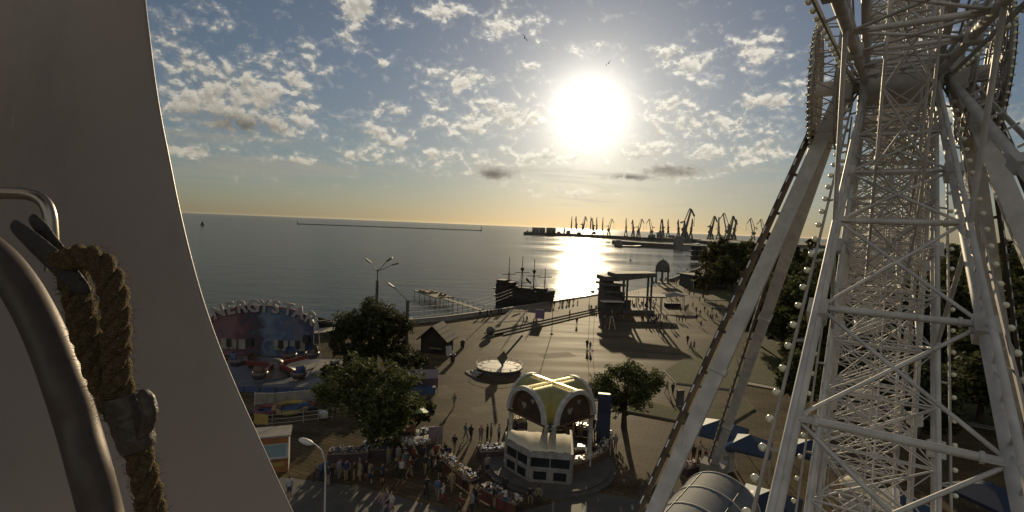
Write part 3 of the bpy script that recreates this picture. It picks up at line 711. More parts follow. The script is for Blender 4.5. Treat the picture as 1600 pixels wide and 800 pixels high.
q = [c + Vector(v) for v in ((-.85,-.08,.05),(-.05,.05,-1.15),(.72,.1,.15),(.12,0,1.15))]; off = nv*.08
mb.add([p+off for p in q] + [p-off for p in q], [(0,1,2,3),(7,6,5,4),(0,4,5,1),(1,5,6,2),(2,6,7,3),(3,7,4,0)])
mb.beam(e, c - Vector((0,0,.6)), .3, .2)
obj('gnomon', mb, M['dark_steel'], t)
# low curved step on the sunny side of it
mb = MB(); mb.lathe([(rd*1.0,0),(rd*1.45,0),(rd*1.45,.16),(rd*1.0,.16)], n=10, smooth=False, a0=R(195), a1=R(232)); mb.lathe([(rd*1.0,.16),(rd*1.25,.16),(rd*1.25,.34),(rd*1.0,.34)], n=10, smooth=False, a0=R(198), a1=R(230)); obj('step', mb, M['concrete'], t)

# ------------------------------------------------------------------ gazebo with the gold cross vault
GC = G(857, 725); GC.z = 0
view = Vector((GC.x, GC.y, 0)).normalized(); yaw_v = math.atan2(view.y, view.x) - math.pi/2      # local y looks away from the camera
gz = thing('vaulted_gazebo', GC, 'white round gazebo with gold cross vaulted roof over painted arches and a corner kiosk', 'gazebo', None, yaw_v)
A_, Lh, Z0, Hh = 2.33, 2.86, 5.0, 2.42
M45 = Matrix.Rotation(R(45), 3, 'Z')
def arch(v, a=A_, h=Hh): return h*math.sqrt(max(0, 1 - (v/a)**2))
n = 28; ax_ = [-A_*math.cos(math.pi*i/n) for i in range(n+1)]
mb = MB()
# each barrel stops at the diagonal where it meets the other one
for rot in range(4):
    Mr = M45 @ Matrix.Rotation(rot*math.pi/2, 3, 'Z')
    vs = []
    m_ = 10
    for i in range(n+1):
        y = ax_[i]; z = Z0 + arch(y); x0 = abs(y)
        for j in range(m_+1): vs.append(Mr @ Vector((x0 + (Lh - x0)*j/m_, y, z)))
    fs = [(i*(m_+1)+j, i*(m_+1)+j+1, (i+1)*(m_+1)+j+1, (i+1)*(m_+1)+j) for i in range(n) for j in range(m_)]
    mb.add(vs, fs, 0, True)
obj('vault', mb, M['gold'], gz)
mb = MB()
for rot in range(4):
    Mr = M45 @ Matrix.Rotation(rot*math.pi/2, 3, 'Z')
    for s in (-1, 1):
        y0, y1 = 0.0, s*.19
        z0_, z1_ = Z0 + arch(0) + .06, Z0 + arch(.19) + .03
        mb.add([Mr @ Vector((0,y0,z0_)), Mr @ Vector((Lh+.05,y0,z0_)), Mr @ Vector((Lh+.05,y1,z1_)), Mr @ Vector((.1,y1,z1_))], [(0,1,2,3) if s < 0 else (3,2,1,0)])
obj('ridge', mb, M['gold_bright'], gz)
for rot in range(4):
    Mr = M45 @ Matrix.Rotation(rot*math.pi/2, 3, 'Z')
    mb = MB(); vs = []
    for i in range(n+1):
        th = math.pi*i/n; c_, s_ = -math.cos(th), math.sin(th)
        for (dr, xx) in ((-.26, Lh-.05), (.10, Lh-.05), (.10, Lh+.26), (-.26, Lh+.26)):
            vs.append(Mr @ Vector((xx, (A_+dr)*c_, Z0 + (Hh+dr)*s_)))
    fs = [(i*4+k, i*4+(k+1)%4, (i+1)*4+(k+1)%4, (i+1)*4+k) for i in range(n) for k in range(4)]
    fs += [(0,3,2,1), (n*4, n*4+1, n*4+2, n*4+3)]
    mb.add(vs, fs, 0, False); obj('arch', mb, M['white_paint'], gz)
    # painted board closing the upper part of the two arches on the near side
    if rot in (2, 3):
        mb = MB(); zc = Z0 - .15
        pts = [((A_-.3)*-math.cos(math.pi*i/n), Z0 + (Hh-.3)*math.sin(math.pi*i/n)) for i in range(n+1)] + [(A_-.3, zc), (-(A_-.3), zc)]
        vs = [Mr @ Vector((Lh-.12, y, z)) for y, z in pts] + [Mr @ Vector((Lh-.2, y, z)) for y, z in pts]
        m2 = len(pts)
        mb.add(vs, [tuple(range(m2)), tuple(range(m2, 2*m2))[::-1]] + [(i, (i+1)%m2, m2+(i+1)%m2, m2+i) for i in range(m2)])
        lu = obj('mural_board', mb, M['mural'], gz)
        for (yy, zz, s) in ((-.5, .75, .42), (.55, 1.35, .3)):   # pale heart-like blots painted on the board
            mb = MB(); mb.add([Mr @ Vector((Lh-.11, yy + s*p, Z0 + zz + s*q)) for p, q in ((0,-.8),(.6,-.1),(.75,.4),(.4,.7),(0,.4),(-.4,.7),(-.75,.4),(-.6,-.1))], [tuple(range(8))])
            obj('painted_blot', mb, M['concrete'], lu)
    # beam under the board, columns at both ends
    mb = MB(); mb.beam(Mr @ Vector((Lh+.1,-A_,Z0-.14)), Mr @ Vector((Lh+.1,A_,Z0-.14)), .22, .16); obj('tie_beam', mb, M['wood'], gz)
    for s in (-1, 1):
        mb = MB(); c_ = Mr @ Vector((Lh-.12, s*(A_-.08), 0))
        mb.lathe([(.27,0),(.27,.25),(.19,.3),(.185,2.4),(.165,Z0-.35),(.21,Z0-.3),(.24,Z0-.18),(.24,Z0+.02)], c_, 16); obj('column', mb, M['white_paint'], gz)
mb = MB(); mb.lathe([(5.9,0),(5.9,.16),(5.4,.16),(5.4,.32),(.01,.32)], n=40, smooth=False); obj('floor_plinth', mb, M['dark_concrete'], gz)
# kiosk built into the front of the gazebo
kz = thing('gazebo_kiosk', GC, 'white faceted kiosk with dark openings and a beige canvas cover, built into the gazebo front', 'kiosk', None, yaw_v)
KP = [(-3.8,-.6),(-3.65,-1.95),(-1.6,-3.98),(1.85,-3.98),(1.85,.9)]
def facets(z0, z1, th, holes=None):
    mb = MB()
    for i in range(4):
        a, b = Vector((*KP[i],0)), Vector((*KP[i+1],0)); mb.beam(a + Vector((0,0,(z0+z1)/2)), b + Vector((0,0,(z0+z1)/2)), th, z1-z0)
    return mb
obj('counter_wall', facets(.32, 1.45, .12), M['kiosk_paint'], kz)
obj('sill', facets(1.452, 1.55, .30), M['kiosk_paint'], kz)
obj('fascia', facets(2.35, 2.85, .16), M['kiosk_paint'], kz)
for i in range(5): mb = MB(); mb.box((KP[i][0], KP[i][1], 1.62), (.2,.2,2.45), math.pi/4); obj('post', mb, M['kiosk_paint'], kz)
for i in range(3):
    a, b = Vector((*KP[i],0)), Vector((*KP[i+1],0)); d = (b-a).normalized(); nn = Vector((d.y, -d.x, 0)); L_ = (b-a).length
    for q in ((.27, .74) if L_ > 2 else (.5,)):
        c_ = a + d*(L_*q) + nn*.075
        mb = MB(); mb.box(c_ + Vector((0,0,.9)), (min(1.05, L_*.36), .05, .68), math.atan2(d.y, d.x)); pn = obj('window', mb, M['glass_dark'], kz)
        mb = MB(); w = min(1.05, L_*.36)/2 + .04
        for s in (-1, 1):
            mb.box(c_ + d*(w*s) + Vector((0,0,.9)) + nn*.004, (.06,.07,.80), math.atan2(d.y, d.x)); mb.box(c_ + Vector((0,0,.9+s*.38)) + nn*.004, (2*w,.068,.06), math.atan2(d.y, d.x))
        obj('frame', mb, M['kiosk_paint'], pn)
    mb = MB(); c_ = (a+b)/2 - nn*.05; mb.box(c_ + Vector((0,0,1.95)), (L_-.2, .03, .80), math.atan2(d.y, d.x)); obj('shop_glass', mb, M['glass_dark'], kz)
    mb = MB(); mb.box(c_ + nn*.06 + Vector((0,0,1.95)), (.07,.06,.80), math.atan2(d.y, d.x)); obj('mullion', mb, M['kiosk_paint'], kz)
# canvas: a sagging sheet with folds
mb = MB(); nx, ny = 22, 14; vs = []
for j in range(ny+1):
    for i in range(nx+1):
        u, v = i/nx, j/ny; xx = -3.6 + 5.4*u; yf = -3.93 if xx > -1.6 else -3.93 + (-1.6 - xx)*.99
        yy = yf + (-.4 - yf)*v
        vs.append((xx, yy, 2.88 + .30*math.sin(math.pi*min(1, v*1.0))*.9 + .10*v + .035*math.sin(xx*5.5 + 1.2*v) + .02*math.sin(xx*11)))
mb.add(vs, [(j*(nx+1)+i, j*(nx+1)+i+1, (j+1)*(nx+1)+i+1, (j+1)*(nx+1)+i) for j in range(ny) for i in range(nx)], 0, True); obj('canvas_cover', mb, M['canvas'], kz)
mb = MB(); mb.box((1.97,-1.6,1.6),(.05,4.6,2.5)); obj('side_panel', mb, M['canvas'], kz)

# ------------------------------------------------------------------ souvenir counters and their goods
def goods_on(name, pts_fn, n, label, group, sz=(.06,.3), mats=('goods_mix','goods_dark','silver','canvas','orange','blue_paint','lightblue_tent','yellow')):
    mb = MB()
    for i in range(n):
        p = pts_fn(); s = random.uniform(*sz); k = random.randrange(len(mats)); r = random.random()
        if r < .45: mb.box(p + Vector((0,0,s*.35)), (s*random.uniform(.5,1.4), s*random.uniform(.5,1), s*.7), random.random()*3, k)
        elif r < .75: mb.ball(p + Vector((0,0,s*.4)), s*.42, 6, k)
        else: mb.lathe([(s*.3,0),(s*.4,s*.3),(s*.12,s*.7),(s*.16,s)], p, 6, k)
    o = obj(name, mb, [M[m] for m in mats]); tag(o, label, 'souvenirs', group, 'stuff'); return o
def arc_counter(c, r, a0, a1, label, nseg=14, cloth='red_cloth', depth=1.1, h=.95):
    c = Vector(c); mid = c + Vector((r*math.cos((a0+a1)/2), r*math.sin((a0+a1)/2), 0)); off = c - mid
    t = thing('souvenir_counter', mid, label, 'market stall', 'curved souvenir counters round the gazebo')
    mb = MB(); mb.lathe([(r,h-.07),(r+depth,h-.07),(r+depth,h),(r,h),(r,h-.07)], off, nseg, 0, False, a0, a1)
    for a in (a0, a1): mb.add([off + Vector((q*math.cos(a), q*math.sin(a), z)) for q, z in ((r,h-.07),(r+depth,h-.07),(r+depth,h),(r,h))], [(0,1,2,3)])
    obj('table_top', mb, M['old_wood'], t)
    mb = MB(); vs = []; m_ = nseg*5
    for i in range(m_+1):
        a = a0 + (a1-a0)*i/m_
        for z in (0.03, h-.07): vs.append(off + Vector(((r+depth*.97+.05*math.sin(i*1.7)*(1-z))*math.cos(a), (r+depth*.97+.05*math.sin(i*1.7)*(1-z))*math.sin(a), z)))
    mb.add(vs, [(2*i,2*i+2,2*i+3,2*i+1) for i in range(m_)], 0, True); obj('skirt', mb, M[cloth], t)
    def pf():
        a = random.uniform(a0, a1); q = random.uniform(r+.1, r+depth-.1); return c + Vector((q*math.cos(a), q*math.sin(a), h))
    return pf
# angles in world: the gazebo centre is GC; the counters ring it outside the plinth
def gang(px, py):
    d = G(px, py) - GC; return math.atan2(d.y, d.x), d.length
aL0, rL0 = gang(692, 735); aL1, rL1 = gang(750, 778)
CL = G(800, 735); CL.z = 0
p0, p1, p2 = G(697, 722), G(742, 762), G(815, 800)
def circ(p0, p1, p2):
    ax, ay, bx, by, cx, cy_ = p0.x, p0.y, p1.x, p1.y, p2.x, p2.y
    d = 2*(ax*(by-cy_)+bx*(cy_-ay)+cx*(ay-by))
    ux = ((ax*ax+ay*ay)*(by-cy_)+(bx*bx+by*by)*(cy_-ay)+(cx*cx+cy_*cy_)*(ay-by))/d
    uy = ((ax*ax+ay*ay)*(cx-bx)+(bx*bx+by*by)*(ax-cx)+(cx*cx+cy_*cy_)*(bx-ax))/d
    c = Vector((ux, uy, 0)); return c, (Vector((ax,ay,0))-c).length
cc, rr = circ(p0, p1, p2)
an = [math.atan2(p.y-cc.y, p.x-cc.x) for p in (p0, p1, p2)]
an = [a + 2*math.pi if a < 0 else a for a in an]
pf = arc_counter(cc, rr-.2, an[0], an[1]+.02, 'curved souvenir counter with a dark red skirt, left in front of the gazebo')
goods_on('souvenir_goods', pf, 260, 'glittering heap of small souvenirs on the curved counter left of the gazebo', 'heaps of souvenirs', (.08,.34))
pf = arc_counter(cc, rr-.2, an[1]+.08, an[2], 'curved souvenir counter running out of the bottom edge below the gazebo kiosk')
goods_on('souvenir_goods', pf, 240, 'dim heap of dark and orange souvenirs on the counter at the bottom edge', 'heaps of souvenirs', (.08,.36), ('goods_mix','goods_dark','goods_dark','orange','canvas','blue_paint','wood'))
p0, p1, p2 = G(889, 738), G(930, 722), G(947, 690); cc2, rr2 = circ(p0, p1, p2)
an = [math.atan2(p.y-cc2.y, p.x-cc2.x) for p in (p0, p1, p2)]
if an[2] < an[0]: an[2] += 2*math.pi
pf = arc_counter(cc2, rr2-.5, an[0], an[2]+.35, 'curved souvenir counter with a brown skirt, right of the gazebo kiosk', cloth='wood')
goods_on('souvenir_goods', pf, 260, 'bright heap of souvenirs on the curved counter right of the gazebo', 'heaps of souvenirs', (.08,.36), ('goods_mix','silver','canvas','canvas','goods_dark','silver'))

def table_stall(px, py, w, d, yaw, label, goods_label, n=90, mats=('goods_mix','silver','goods_dark','canvas'), cloth='goods_dark', sz=(.06,.26), group='souvenir tables', canopy=None, h=.85):
    P = G(px, py)
    t = thing('souvenir_table', P, label, 'market table', group, yaw)
    mb = MB(); mb.box((0,0,h-.03),(w,d,.06)); obj('table_top', mb, M['old_wood'], t)
    mb = MB(); mb.box((0,-d/2-.012,h*.5-.03),(w,.02,h*.9)); mb.box((-w/2-.012,0,h*.5-.03),(.02,d,h*.9)); mb.box((w/2+.012,0,h*.5-.03),(.02,d,h*.9)); obj('skirt', mb, M[cloth], t)
    for sx in (-1,1):
        for sy in (-1,1):
            mb = MB(); mb.box((sx*(w/2-.06), sy*(d/2-.06), h*.5-.03),(.05,.05,h-.06)); obj('leg', mb, M['dark_steel'], t)
    if canopy:
        mb = MB()
        for sx in (-1,1):
            for sy in (-1,1): mb.tube((sx*(w/2-.02), sy*(d/2+.1), 0),(sx*(w/2-.02), sy*(d/2+.1), 2.1+.25*sy),.025,6)
        obj('canopy_frame', mb, M['dark_steel'], t)
        mb = MB(); mb.add([(-w/2-.2,-d/2-.3,1.86),(w/2+.2,-d/2-.3,1.86),(w/2+.2,d/2+.3,2.42),(-w/2-.2,d/2+.3,2.42),(-w/2-.2,-d/2-.3,1.9),(w/2+.2,-d/2-.3,1.9),(w/2+.2,d/2+.3,2.46),(-w/2-.2,d/2+.3,2.46)],[(3,2,1,0),(4,5,6,7),(0,1,5,4),(1,2,6,5),(2,3,7,6),(3,0,4,7)]); obj('canopy', mb, M[canopy], t)
    rot = Matrix.Rotation(yaw, 3, 'Z')
    goods_on('souvenir_goods', lambda: P + rot @ Vector((random.uniform(-w/2+.1,w/2-.1), random.uniform(-d/2+.1,d/2-.1), h)), n, goods_label, 'heaps of souvenirs', sz, mats)
    return t
table_stall(767, 713, 2.3, 1.5, R(15), 'dark table crowded with silver trinkets, left of the gazebo columns', 'silver trinkets sparkling on the dark table left of the gazebo', 150, ('silver','silver','goods_dark','canvas'))
table_stall(808, 668, 2.0, 1.0, R(5), 'table seen between the gazebo columns behind the kiosk, goods lit yellow', 'sunlit yellow goods on the table behind the gazebo kiosk', 60, ('yellow','canvas','goods_mix'), sz=(.15,.45))
table_stall(866, 668, 2.2, 1.0, R(-4), 'narrow table behind the middle columns of the gazebo', 'pale goods on the narrow table behind the middle columns', 50, ('canvas','silver','goods_mix'), sz=(.12,.4))
table_stall(903, 678, 2.6, 1.2, R(-12), 'long dark table behind the right columns of the gazebo', 'glinting goods on the long table behind the right columns', 90, ('silver','goods_dark','goods_mix'), sz=(.1,.35))
table_stall(905, 716, .9, .6, R(10), 'small brown stand with a white tray inside the gazebo on the right', 'white tray lying on the small brown stand in the gazebo', 6, ('led',), 'wood', (.25,.5))
table_stall(545, 718, 3.4, 1.3, R(12), 'long table of dim trinkets under the big tree, nearest to the kiosk booth', 'dim trinkets on the long table under the big tree', 150, ('goods_mix','goods_dark','silver','blue_paint'))
table_stall(592, 712, 2.6, 1.3, R(8), 'table of blue and grey toys beside the trunk of the big tree', 'blue and grey toys on the table beside the big tree trunk', 110, ('blue_paint','lightblue_tent','goods_dark','silver'))
table_stall(622, 700, 2.6, 1.4, R(14), 'stall with an orange brown sloping awning at the edge of the big tree', 'toys under the orange brown awning by the big tree', 90, ('goods_mix','goods_dark','orange'), canopy='orange')
table_stall(650, 704, 2.8, 1.4, R(20), 'table with white wrapped goods at the sunny end of the tree stalls', 'white wrapped goods catching the sun at the end of the tree stalls', 120, ('silver','canvas','led','goods_mix'), sz=(.1,.4))
table_stall(664, 690, 2.0, 1.2, R(35), 'table heaped with pale bags next to the green umbrella', 'pale bags heaped on the table next to the green umbrella', 80, ('canvas','led','goods_dark'), sz=(.15,.5))
# white screen board standing at the end of those stalls
P = G(680, 702); t = thing('display_board', P, 'pale upright display board at the sunny end of the stalls under the tree', 'board', None, R(15))
mb = MB(); mb.box((0,0,1.3),(1.3,.06,1.7)); obj('panel', mb, M['pinkgrey'], t)
for s in (-1,1): mb = MB(); mb.box((s*.6,.05,.75),(.06,.06,1.5)); mb.box((s*.6,.05,.03),(.08,.6,.06)); obj('leg', mb, M['dark_steel'], t)
# toy scooters glinting on the left under the tree
for (x, y, lab) in ((573, 700, 'left of two small glinting scooters parked under the big tree'), (584, 698, 'right of two small glinting scooters parked under the big tree')):
    t = thing('toy_scooter', G(x, y), lab, 'scooter', 'scooters under the big tree', R(70))
    mb = MB(); mb.box((0,0,.45),(.9,.3,.25)); mb.box((-.2,0,.65),(.5,.28,.16)); obj('body', mb, M['white_paint'], t)
    mb = MB(); mb.tube((.45,0,.3),(.3,0,1.0),.03,6); mb.tube((.3,-.3,1.0),(.3,.3,1.0),.025,6); obj('handlebar', mb, M['chrome'], t)
    for s in (-.5,.5): mb = MB(); mb.lathe([(.1,-.06),(.24,-.06),(.24,.06),(.1,.06)], n=14); mb.v = [(v[0]+s, v[2], v[1]+.24) for v in mb.v]; obj('wheel', mb, M['black'], t)

def umbrella(px, py, r, h, m, label, tilt=0.0, pole_m='dark_steel'):
    t = thing('sun_umbrella', G(px, py), label, 'umbrella')
    mb = MB(); mb.tube((0,0,0),(0,0,h),.03,8); mb.lathe([(.3,0),(.3,.08),(.05,.1)], n=12); obj('pole', mb, M[pole_m], t)
    mb = MB(); vs = [(0,0,h)]; n_ = 8
    prof = ((.35,.05),(.7,.24),(1.0,.52))
    for (f, dz) in prof:
        for i in range(n_*2):
            a = math.pi*i/n_; q = f*r*(1 if i % 2 == 0 else .955); vs.append((q*math.cos(a), q*math.sin(a), h - dz*r*.75 - (0.03 if i%2 else 0)))
    N_ = n_*2; fs = [(0, 1+i, 1+(i+1)%N_) for i in range(N_)]
    for j in range(2): fs += [(1+j*N_+i, 1+(j+1)*N_+i, 1+(j+1)*N_+(i+1)%N_, 1+j*N_+(i+1)%N_) for i in range(N_)]
    rt = Matrix.Rotation(tilt, 3, 'X'); vs = [rt @ (Vector(v)-Vector((0,0,h))) + Vector((0,0,h)) for v in vs]
    mb.add(vs, fs, 0, False); obj('canopy', mb, M[m], t); return t
umbrella(649, 674, 1.3, 2.6, 'green_umb', 'open pale green sun umbrella over the stalls beside the big tree', R(-12))

# booth on the left
P = G(424, 739); k = mpp(P)
t = thing('ticket_booth', P, 'small white and orange booth with a flat roof beside the cabin edge', 'booth', None, R(20))
mb = MB(); mb.box((0,.9,1.5),(2.55,1.9,3.0)); obj('wall', mb, M['white_paint'], t)
mb = MB(); mb.box((0,.9,3.07),(2.85,2.2,.14)); obj('roof', mb, M['concrete'], t)
mb = MB(); mb.box((0,-.075,2.72),(2.5,.05,.5)); obj('sign_panel', mb, M['orange'], t)
mb = MB(); mb.box((0,-.075,.62),(2.5,.05,1.2)); obj('front_panel', mb, M['orange'], t)
mb = MB(); mb.box((0,-.105,.72),(1.9,.02,.35)); obj('stripe', mb, M['yellow'], t)
mb = MB(); mb.box((0,-.065,1.85),(2.1,.03,1.0)); w = obj('window', mb, M['lightblue_tent'], t)
mb = MB(); mb.box((0,-.16,1.28),(2.4,.3,.05)); obj('counter', mb, M['white_paint'], t)

# ------------------------------------------------------------------ the ride with the painted arch
WB = G(410, 556); k = mpp(WB); RW = 79*k
wd = (G(487, 557) - G(335, 552)); wyaw = math.atan2(wd.y, wd.x)
t = thing('painted_arch', WB, 'big arched backdrop of the ride painted pink and blue with ENERGY STAR letters on top', 'backdrop', None, wyaw)
def art_material():
    m = mat('airbrushed_panel', (.20,.08,.12), .55, 0, 0, .35, c2=(.05,.10,.26))
    nt = m.node_tree; N = nt.nodes; L = nt.links; b = N['Principled BSDF']
    src = b.inputs['Base Color'].links[0].from_socket
    tc = N.new('ShaderNodeTexCoord'); sp = N.new('ShaderNodeSeparateXYZ'); L.new(tc.outputs['Object'], sp.inputs[0])
    n = N.new('ShaderNodeTexNoise'); n.inputs['Scale'].default_value = .55; n.inputs['Detail'].default_value = 7; n.inputs['Distortion'].default_value = 1.2; L.new(tc.outputs['Object'], n.inputs['Vector'])
    ad = N.new('ShaderNodeMath'); ad.operation = 'MULTIPLY_ADD'; L.new(n.outputs['Fac'], ad.inputs[0]); ad.inputs[1].default_value = 9.0
    L.new(sp.outputs[0], ad.inputs[2])
    cr = N.new('ShaderNodeValToRGB'); mr = N.new('ShaderNodeMapRange'); L.new(ad.outputs[0], mr.inputs[0]); mr.inputs[1].default_value = -4; mr.inputs[2].default_value = 13
    L.new(mr.outputs[0], cr.inputs[0]); e = cr.color_ramp.elements
    e[0].position = 0; e[0].color = (.13,.10,.15,1); e[1].position = 1; e[1].color = (.02,.035,.12,1)
    for p, c in ((.22,(.30,.10,.14,1)),(.34,(.16,.04,.07,1)),(.46,(.05,.05,.10,1)),(.56,(.13,.25,.40,1)),(.68,(.05,.11,.28,1)),(.80,(.20,.17,.25,1)),(.9,(.03,.05,.17,1))):
        q = e.new(p); q.color = c
    hs = N.new('ShaderNodeHueSaturation'); hs.inputs['Saturation'].default_value = .75; hs.inputs['Value'].default_value = .6; L.new(cr.outputs[0], hs.inputs['Color']); L.new(hs.outputs[0], b.inputs['Base Color']); return m
o_ = [(-RW, 0)] + [(-RW*math.cos(math.pi*i/30), 4.9 + 2.7*math.sin(math.pi*i/30)**.9) for i in range(31)] + [(RW, 0)]
mb = MB(); mb.prism(o_[::-1], -.15, .15, 0, Matrix(((1,0,0,0),(0,0,1,0),(0,1,0,0),(0,0,0,1)))); obj('panel', mb, art_material(), t)
mb = MB()
for s in (-.9,-.45,0,.45,.9): mb.beam((RW*s,.3,0),(RW*s,.3,5.2),.16); mb.beam((RW*s,.3,4.5),(RW*s,3.2,0),.14)
obj('back_frame', mb, M['dark_steel'], t)
mb = MB()
for i in range(30):
    a, b = o_[i+1], o_[i+2]; mb.beam((a[0],-.02,a[1]),(b[0],-.02,b[1]),.36,.16)
obj('edge_band', mb, M['red'], t)
TXT = 'ENERGY STAR'
def letter_mesh(ch, size):
    cu = bpy.data.curves.new('letter_'+ch, 'FONT'); cu.body = ch; cu.size = size; cu.extrude = .12; cu.offset = .035*size; cu.align_x = 'CENTER'; cu.resolution_u = 3
    o = bpy.data.objects.new('tmp', cu); col.objects.link(o); dg = bpy.context.evaluated_depsgraph_get(); me = bpy.data.meshes.new_from_object(o.evaluated_get(dg)); bpy.data.objects.remove(o); me.name = 'letter_'+ch; return me
LX = [327,345,362,379,396.5,413,None,430,448.5,465,481]
for i, ch in enumerate(TXT):
    if ch == ' ': continue
    x = RW*(LX[i]-409)/80.5; cx_ = max(-.98, min(.98, x/RW)); th = math.acos(cx_)
    z = 4.9 + 2.7*math.sin(th)**.9; slope = -2.7*math.cos(th)/(RW*max(.35, math.sin(th)))
    me = letter_mesh(ch, 2.5); me.materials.clear(); me.materials.append(M['letter'])
    o = bpy.data.objects.new('letter', me); col.objects.link(o); o.parent = t; o.location = (x, -.34, z - .85)
    o.rotation_euler = (R(90), -math.atan(slope)*.9, 0)
for q in (-.72,-.55,-.38,.30,.45,.62,.78): mb = MB(); mb.box((RW*q,-.28,1.75),(.95,.14,1.5)); obj('pale_board', mb, M['concrete'], t)
for q in (-.63,.375,.70): mb = MB(); mb.box((RW*q,-.30,1.9),(.8,.12,1.2)); obj('dark_board', mb, M['black'], t)
# deck of the ride and its machine
RC = G(428, 592); 
t = thing('ride_platform', RC, 'grey blue low deck of the spinning ride in front of the painted arch', 'platform', None, wyaw)
mb = MB(); mb.prism([(-8.5,-5.5),(7.2,-5.2),(8.0,7.5),(-8.5,7.5)], .012, .75); obj('deck', mb, M['deck'], t)
mb = MB()
for i in range(9): mb.box((-7.5+1.85*i,-5.6,.4),(1.6,.06,.62))
obj('skirt_panel', mb, M['blue_paint'], t)
mb = MB(); mb.box((6.2,3.2,.9),(3.8,6.5,.22), R(8)); mb.box((3.0,2.0,.83),(1.6,7.5,.1), R(-24)); obj('ramp', mb, M['concrete'], t)
MC = RC + Vector((.3,-.2,.75))
t = thing('spinning_ride', MC, 'dark spinning ride with red brown arms and gold trimmed round cars', 'ride', None, .3)
mb = MB(); mb.lathe([(2.6,0),(2.6,.3),(1.1,.7),(.9,1.6),(.5,1.9),(.01,1.95)], n=28); obj('hub', mb, M['dark_steel'], t)
for i in range(6):
    a = 2*math.pi*i/6 + .25; d = Vector((math.cos(a), math.sin(a), 0)); L_ = 4.4; zz = 1.2 + .8*math.sin(a*2+.7)
    mb = MB(); mb.beam(d*.6 + Vector((0,0,1.3)), d*L_ + Vector((0,0,zz)), .34, .5); arm = obj('arm', mb, M['red'], t)
    c = d*L_ + Vector((0,0,zz))
    mb = MB(); mb.lathe([(.05,-.5),(.7,-.35),(.95,.15),(.9,.5),(.8,.5),(.7,.05),(.05,-.1)], c, 18); car = obj('ride_car', mb, M['goods_dark'], t)
    mb = MB()
    for j in range(12):
        b = 2*math.pi*j/12; mb.ball(c + Vector((.96*math.cos(b), .96*math.sin(b), .3)), .075, 6)
    obj('lamp_ring', mb, M['yellow'], car)
    mb = MB(); mb.lathe([(.72,.5),(.8,.9),(.62,1.3)], c, 14, 0, True, a-1.2, a+1.2); obj('seat_back', mb, M['blue_paint' if i % 2 else 'wood'], car)
for (x, y, lab) in ((391, 566, 'dark loudspeaker mast at the left front of the ride deck'), (478, 560, 'dark loudspeaker mast at the right end of the painted arch')):
    t = thing('speaker_mast', G(x, y), lab, 'speaker', 'loudspeakers of the ride')
    mb = MB(); mb.tube((0,0,0),(0,0,2.6),.06,8); mb.box((0,0,.05),(.7,.7,.1)); obj('post', mb, M['dark_steel'], t)
    mb = MB(); mb.box((0,0,2.9),(.8,.6,1.1)); mb.box((0,-.31,2.9),(.6,.03,.9)); obj('cabinet', mb, M['black'], t)
# slanting guy pole right of the arch
P = G(496, 553); t = tag(obj('slanting_pole', MB(), M['concrete']), 'pale pole slanting down from the right end of the painted arch', 'pole')
mb = MB(); mb.tube((0,0,4.6),(2.2,-4.5,.0),.06,7); mb.tube((0,0,4.6),(.9,-1.0,.0),.035,6); t.data = mb.mesh('slanting_pole', [M['concrete']]); t.location = P
def fence(px, h, label, m='white_steel', panel=None, gap=1.6, rails=(.25,.6,.95), group=None, closed=None):
    pts = [G(*p) for p in px]; o0 = pts[0]
    t = thing('railing' if not panel else 'panel_fence', o0, label, 'fence', group)
    for a, b in zip(pts, pts[1:]):
        L_ = (b-a).length; n_ = max(1, round(L_/gap)); A, B = a-o0, b-o0
        for i in range(n_+1):
            p = A.lerp(B, i/n_); mb = MB(); mb.tube(p, p+Vector((0,0,h+.08)), .035, 6); obj('post', mb, M[m], t)
        mb = MB()
        for z in rails: mb.tube(A+Vector((0,0,z*h)), B+Vector((0,0,z*h)), .028, 6)
        obj('rail', mb, M[m], t)
        if panel:
            d = (B-A).normalized(); nn = Vector((d.y,-d.x,0))*.05
            mb = MB()
            for i in range(n_):
                mb.beam(A.lerp(B,(i+.04)/n_)+nn+Vector((0,0,h*.52)), A.lerp(B,(i+.96)/n_)+nn+Vector((0,0,h*.52)), .03, h*.85)
            obj('panel', mb, M[panel], t)
    return t
fence([(398,634),(430,634),(497,627)], 1.5, 'pale panel fence along the near side of the ride deck', 'white_steel', 'concrete')
fence([(390,655),(440,652),(500,645),(530,640)], 1.1, 'blue railing in two rows below the panel fence of the ride', 'blue_paint')
fence([(400,668),(450,664),(520,655)], 1.2, 'grey mesh railing in front of the blue railing near the booth', 'steel_shade')
# children's corner: small bumper pool ring, slide, cars
def soft_ring(px, py, r, m, label):
    t = thing('inflatable_ring', G(px, py), label, 'inflatable')
    mb = MB(); vs = []
    for i in range(24):
        a = 2*math.pi*i/24
        for j in range(8): b = 2*math.pi*j/8; q = r + .3*math.cos(b); vs.append((q*math.cos(a), q*math.sin(a), .3 + .3*math.sin(b)))
    mb.add(vs, [(i*8+j, ((i+1)%24)*8+j, ((i+1)%24)*8+(j+1)%8, i*8+(j+1)%8) for i in range(24) for j in range(8)], 0, True); obj('tube', mb, M[m], t)
    mb = MB(); mb.lathe([(r-.2,.12),(.01,.12)], n=24); obj('floor', mb, M['blue_paint'], t)
soft_ring(455, 641, 1.7, 'yellow', 'yellow inflatable ring between the ride fence and the blue railing')
soft_ring(418, 645, 1.2, 'red', 'red inflatable ring left of the yellow one by the ride fence')
P = G(408, 672); t = thing('sign_board', P, 'small yellow board on legs beside the grey railing', 'sign', None, R(-8))
mb = MB(); mb.box((0,0,1.1),(1.5,.06,1.0)); obj('panel', mb, M['yellow'], t)
for s in (-1,1): mb = MB(); mb.box((s*.6,.04,.4),(.06,.06,.8)); obj('leg', mb, M['dark_steel'], t)
